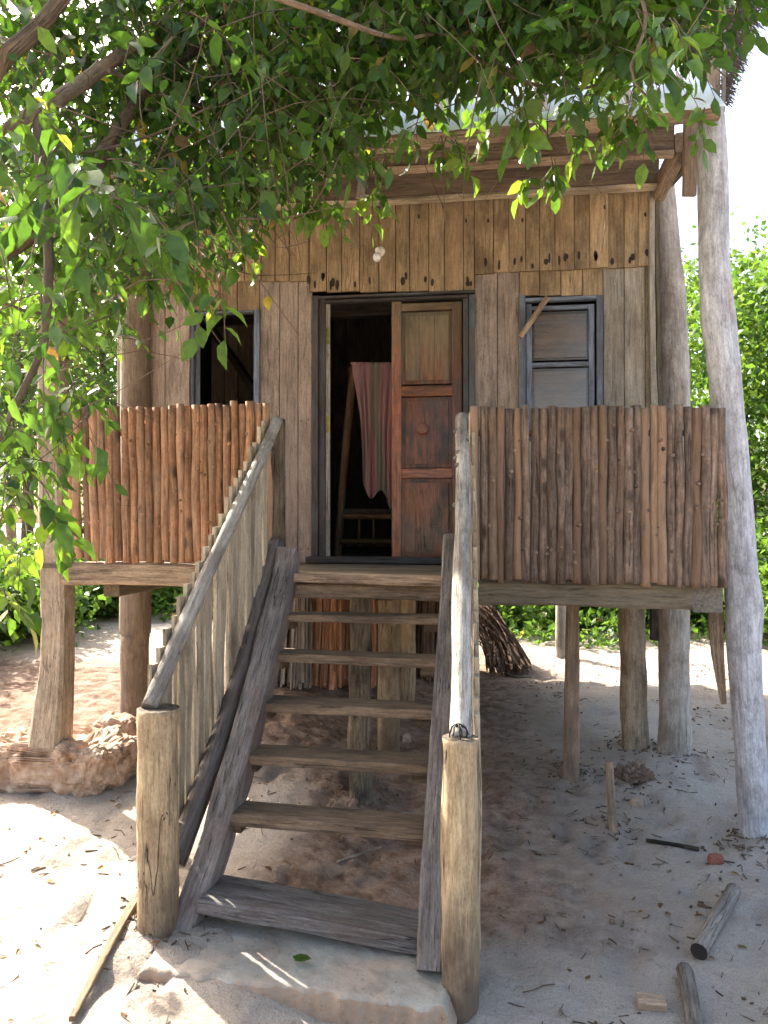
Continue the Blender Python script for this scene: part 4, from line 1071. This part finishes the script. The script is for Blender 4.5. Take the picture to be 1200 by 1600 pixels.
bgtree(170, 16.5, 6.6, 2.2, 'mid green tree close to the left hut wall', ncl=190)
bgtree(800, 15, 5.0, 2.4, 'tree seen through the stilts on the right', ncl=120)
k = 0
spots = [(-40, 8.2, .95, .7), (30, 8.0, .8, .6), (75, 9.2, .9, .7), (150, 9.8, .9, .8), (250, 10.2, .9, .8), (300, 10.8, 1.0, .8), (370, 11.5, 1., .9), (470, 11, 1., .9), (600, 11, 1., .9), (720, 11, .9, .8), (790, 10.0, .75, .7), (850, 10.2, .7, .7), (925, 10.0, .75, .7), (960, 11, .9, .8), (1000, 10.2, .7, .7), (1085, 10.0, .9, .6), (1190, 9.3, 1.4, .8), (1260, 8.4, 1.3, .7), (-110, 6.9, .9, .5)]
bl = ['low bright bush at the far left beside the path', 'low bush left of the squared porch post', 'yellow green bush just behind the squared porch post', 'sunny bush seen between the two porch posts', 'low bush right of the second porch post', 'green bush behind the handrail slats',
      'bush hidden behind the stair balusters', 'bush behind the orange frond bundles', 'bush behind the middle of the staircase', 'bush behind the right stringer', 'grassy bush above the brown frond pile', 'low bush left of the thin far post', 'bush between the thin reddish prop and the next log', 'taller bush behind the low ones near the log posts',
      'low bush between the two log posts', 'bush right of the thick corner log', 'tall bush right of the tall pole', 'bush beyond the frame edge on the right', 'dry low bush near the left edge']
for (px, d, h, r), lb in zip(spots, bl): bush(px, d, h, r, lb, tb=.55)
# undergrowth sheet
n = 26000; gx = nr.uniform(-12, 10, n); gy = 8.6+nr.exponential(3.0, n)
edge = np.array([noise.noise(Vector((a*.6, 0, 9)))*.7 for a in gx])+9.1-.12*(gx > 0)*gx-.9*np.clip((-gx-2.5)/1.5, 0, 1)
gy = np.maximum(gy, 0); kk = gy > edge; gx, gy = gx[kk], gy[kk]
gz_ = np.array([gz(a, b) for a, b in zip(gx, gy)]); n = len(gx)
hh = nr.uniform(0, .28, n)*np.clip((gy-edge[kk])*1.5+.3, .2, 1)
o = leaf_mesh('undergrowth', 'herb', np.stack([gx, gy, gz_+hh], 1), nr.normal(size=(n, 3))*np.array([1, 1, .5])+np.array([0, 0, .7]), nr.normal(size=(n, 3))*.6+np.array([0, 0, 1]), nr.uniform(.06, .15, n), np.clip(nr.normal(.5, .2, n), 0, 1), .5, detailed=False)
tag(o, 'low green undergrowth along the back edge of the sand', 'undergrowth', kind='stuff')

# ------------------------------------------------------------------ light, world, camera
el = R(38)
hv = Vector((-.70, .71, 0)).normalized()     # towards the sun, camera frame
hv = Vector((hv.x*math.cos(TH)-hv.y*math.sin(TH), hv.x*math.sin(TH)+hv.y*math.cos(TH), 0))
tos = Vector((hv.x*math.cos(el), hv.y*math.cos(el), math.sin(el)))
sun = bpy.data.lights.new('sun', 'SUN'); sun.energy = 4; sun.angle = R(.5); sun.color = (1, .955, .87)
so = bpy.data.objects.new('sun', sun); C.objects.link(so); so.rotation_euler = (-tos).to_track_quat('-Z', 'Y').to_euler()
w = bpy.data.worlds.new('World'); bpy.context.scene.world = w; w.use_nodes = True; nt = w.node_tree
bg = nt.nodes['Background']; sky = nt.nodes.new('ShaderNodeTexSky'); sky.sky_type = 'NISHITA'; sky.sun_disc = False
sky.sun_elevation = el; sky.sun_rotation = math.atan2(tos.x, tos.y); sky.dust_density = 6; sky.air_density = 1.0; sky.ozone_density = .3
nt.links.new(sky.outputs[0], bg.inputs[0]); bg.inputs[1].default_value = .15
cam = bpy.data.cameras.new('camera'); co = bpy.data.objects.new('camera', cam); C.objects.link(co)
cam.sensor_fit = 'VERTICAL'; cam.sensor_height = 24; cam.lens = 24*F/1600; cam.clip_end = 1000; cam.clip_start = .05
co.location = (0, 0, H); co.rotation_euler = (math.pi/2+AL, 0, TH)
sc = bpy.context.scene; sc.camera = co
sc.view_settings.view_transform = 'Standard'; sc.view_settings.look = 'None'; sc.view_settings.gamma = 1
sc.view_settings.exposure = 2.27
sc.cycles.max_bounces = 8; sc.cycles.diffuse_bounces = 5; sc.cycles.transmission_bounces = 4
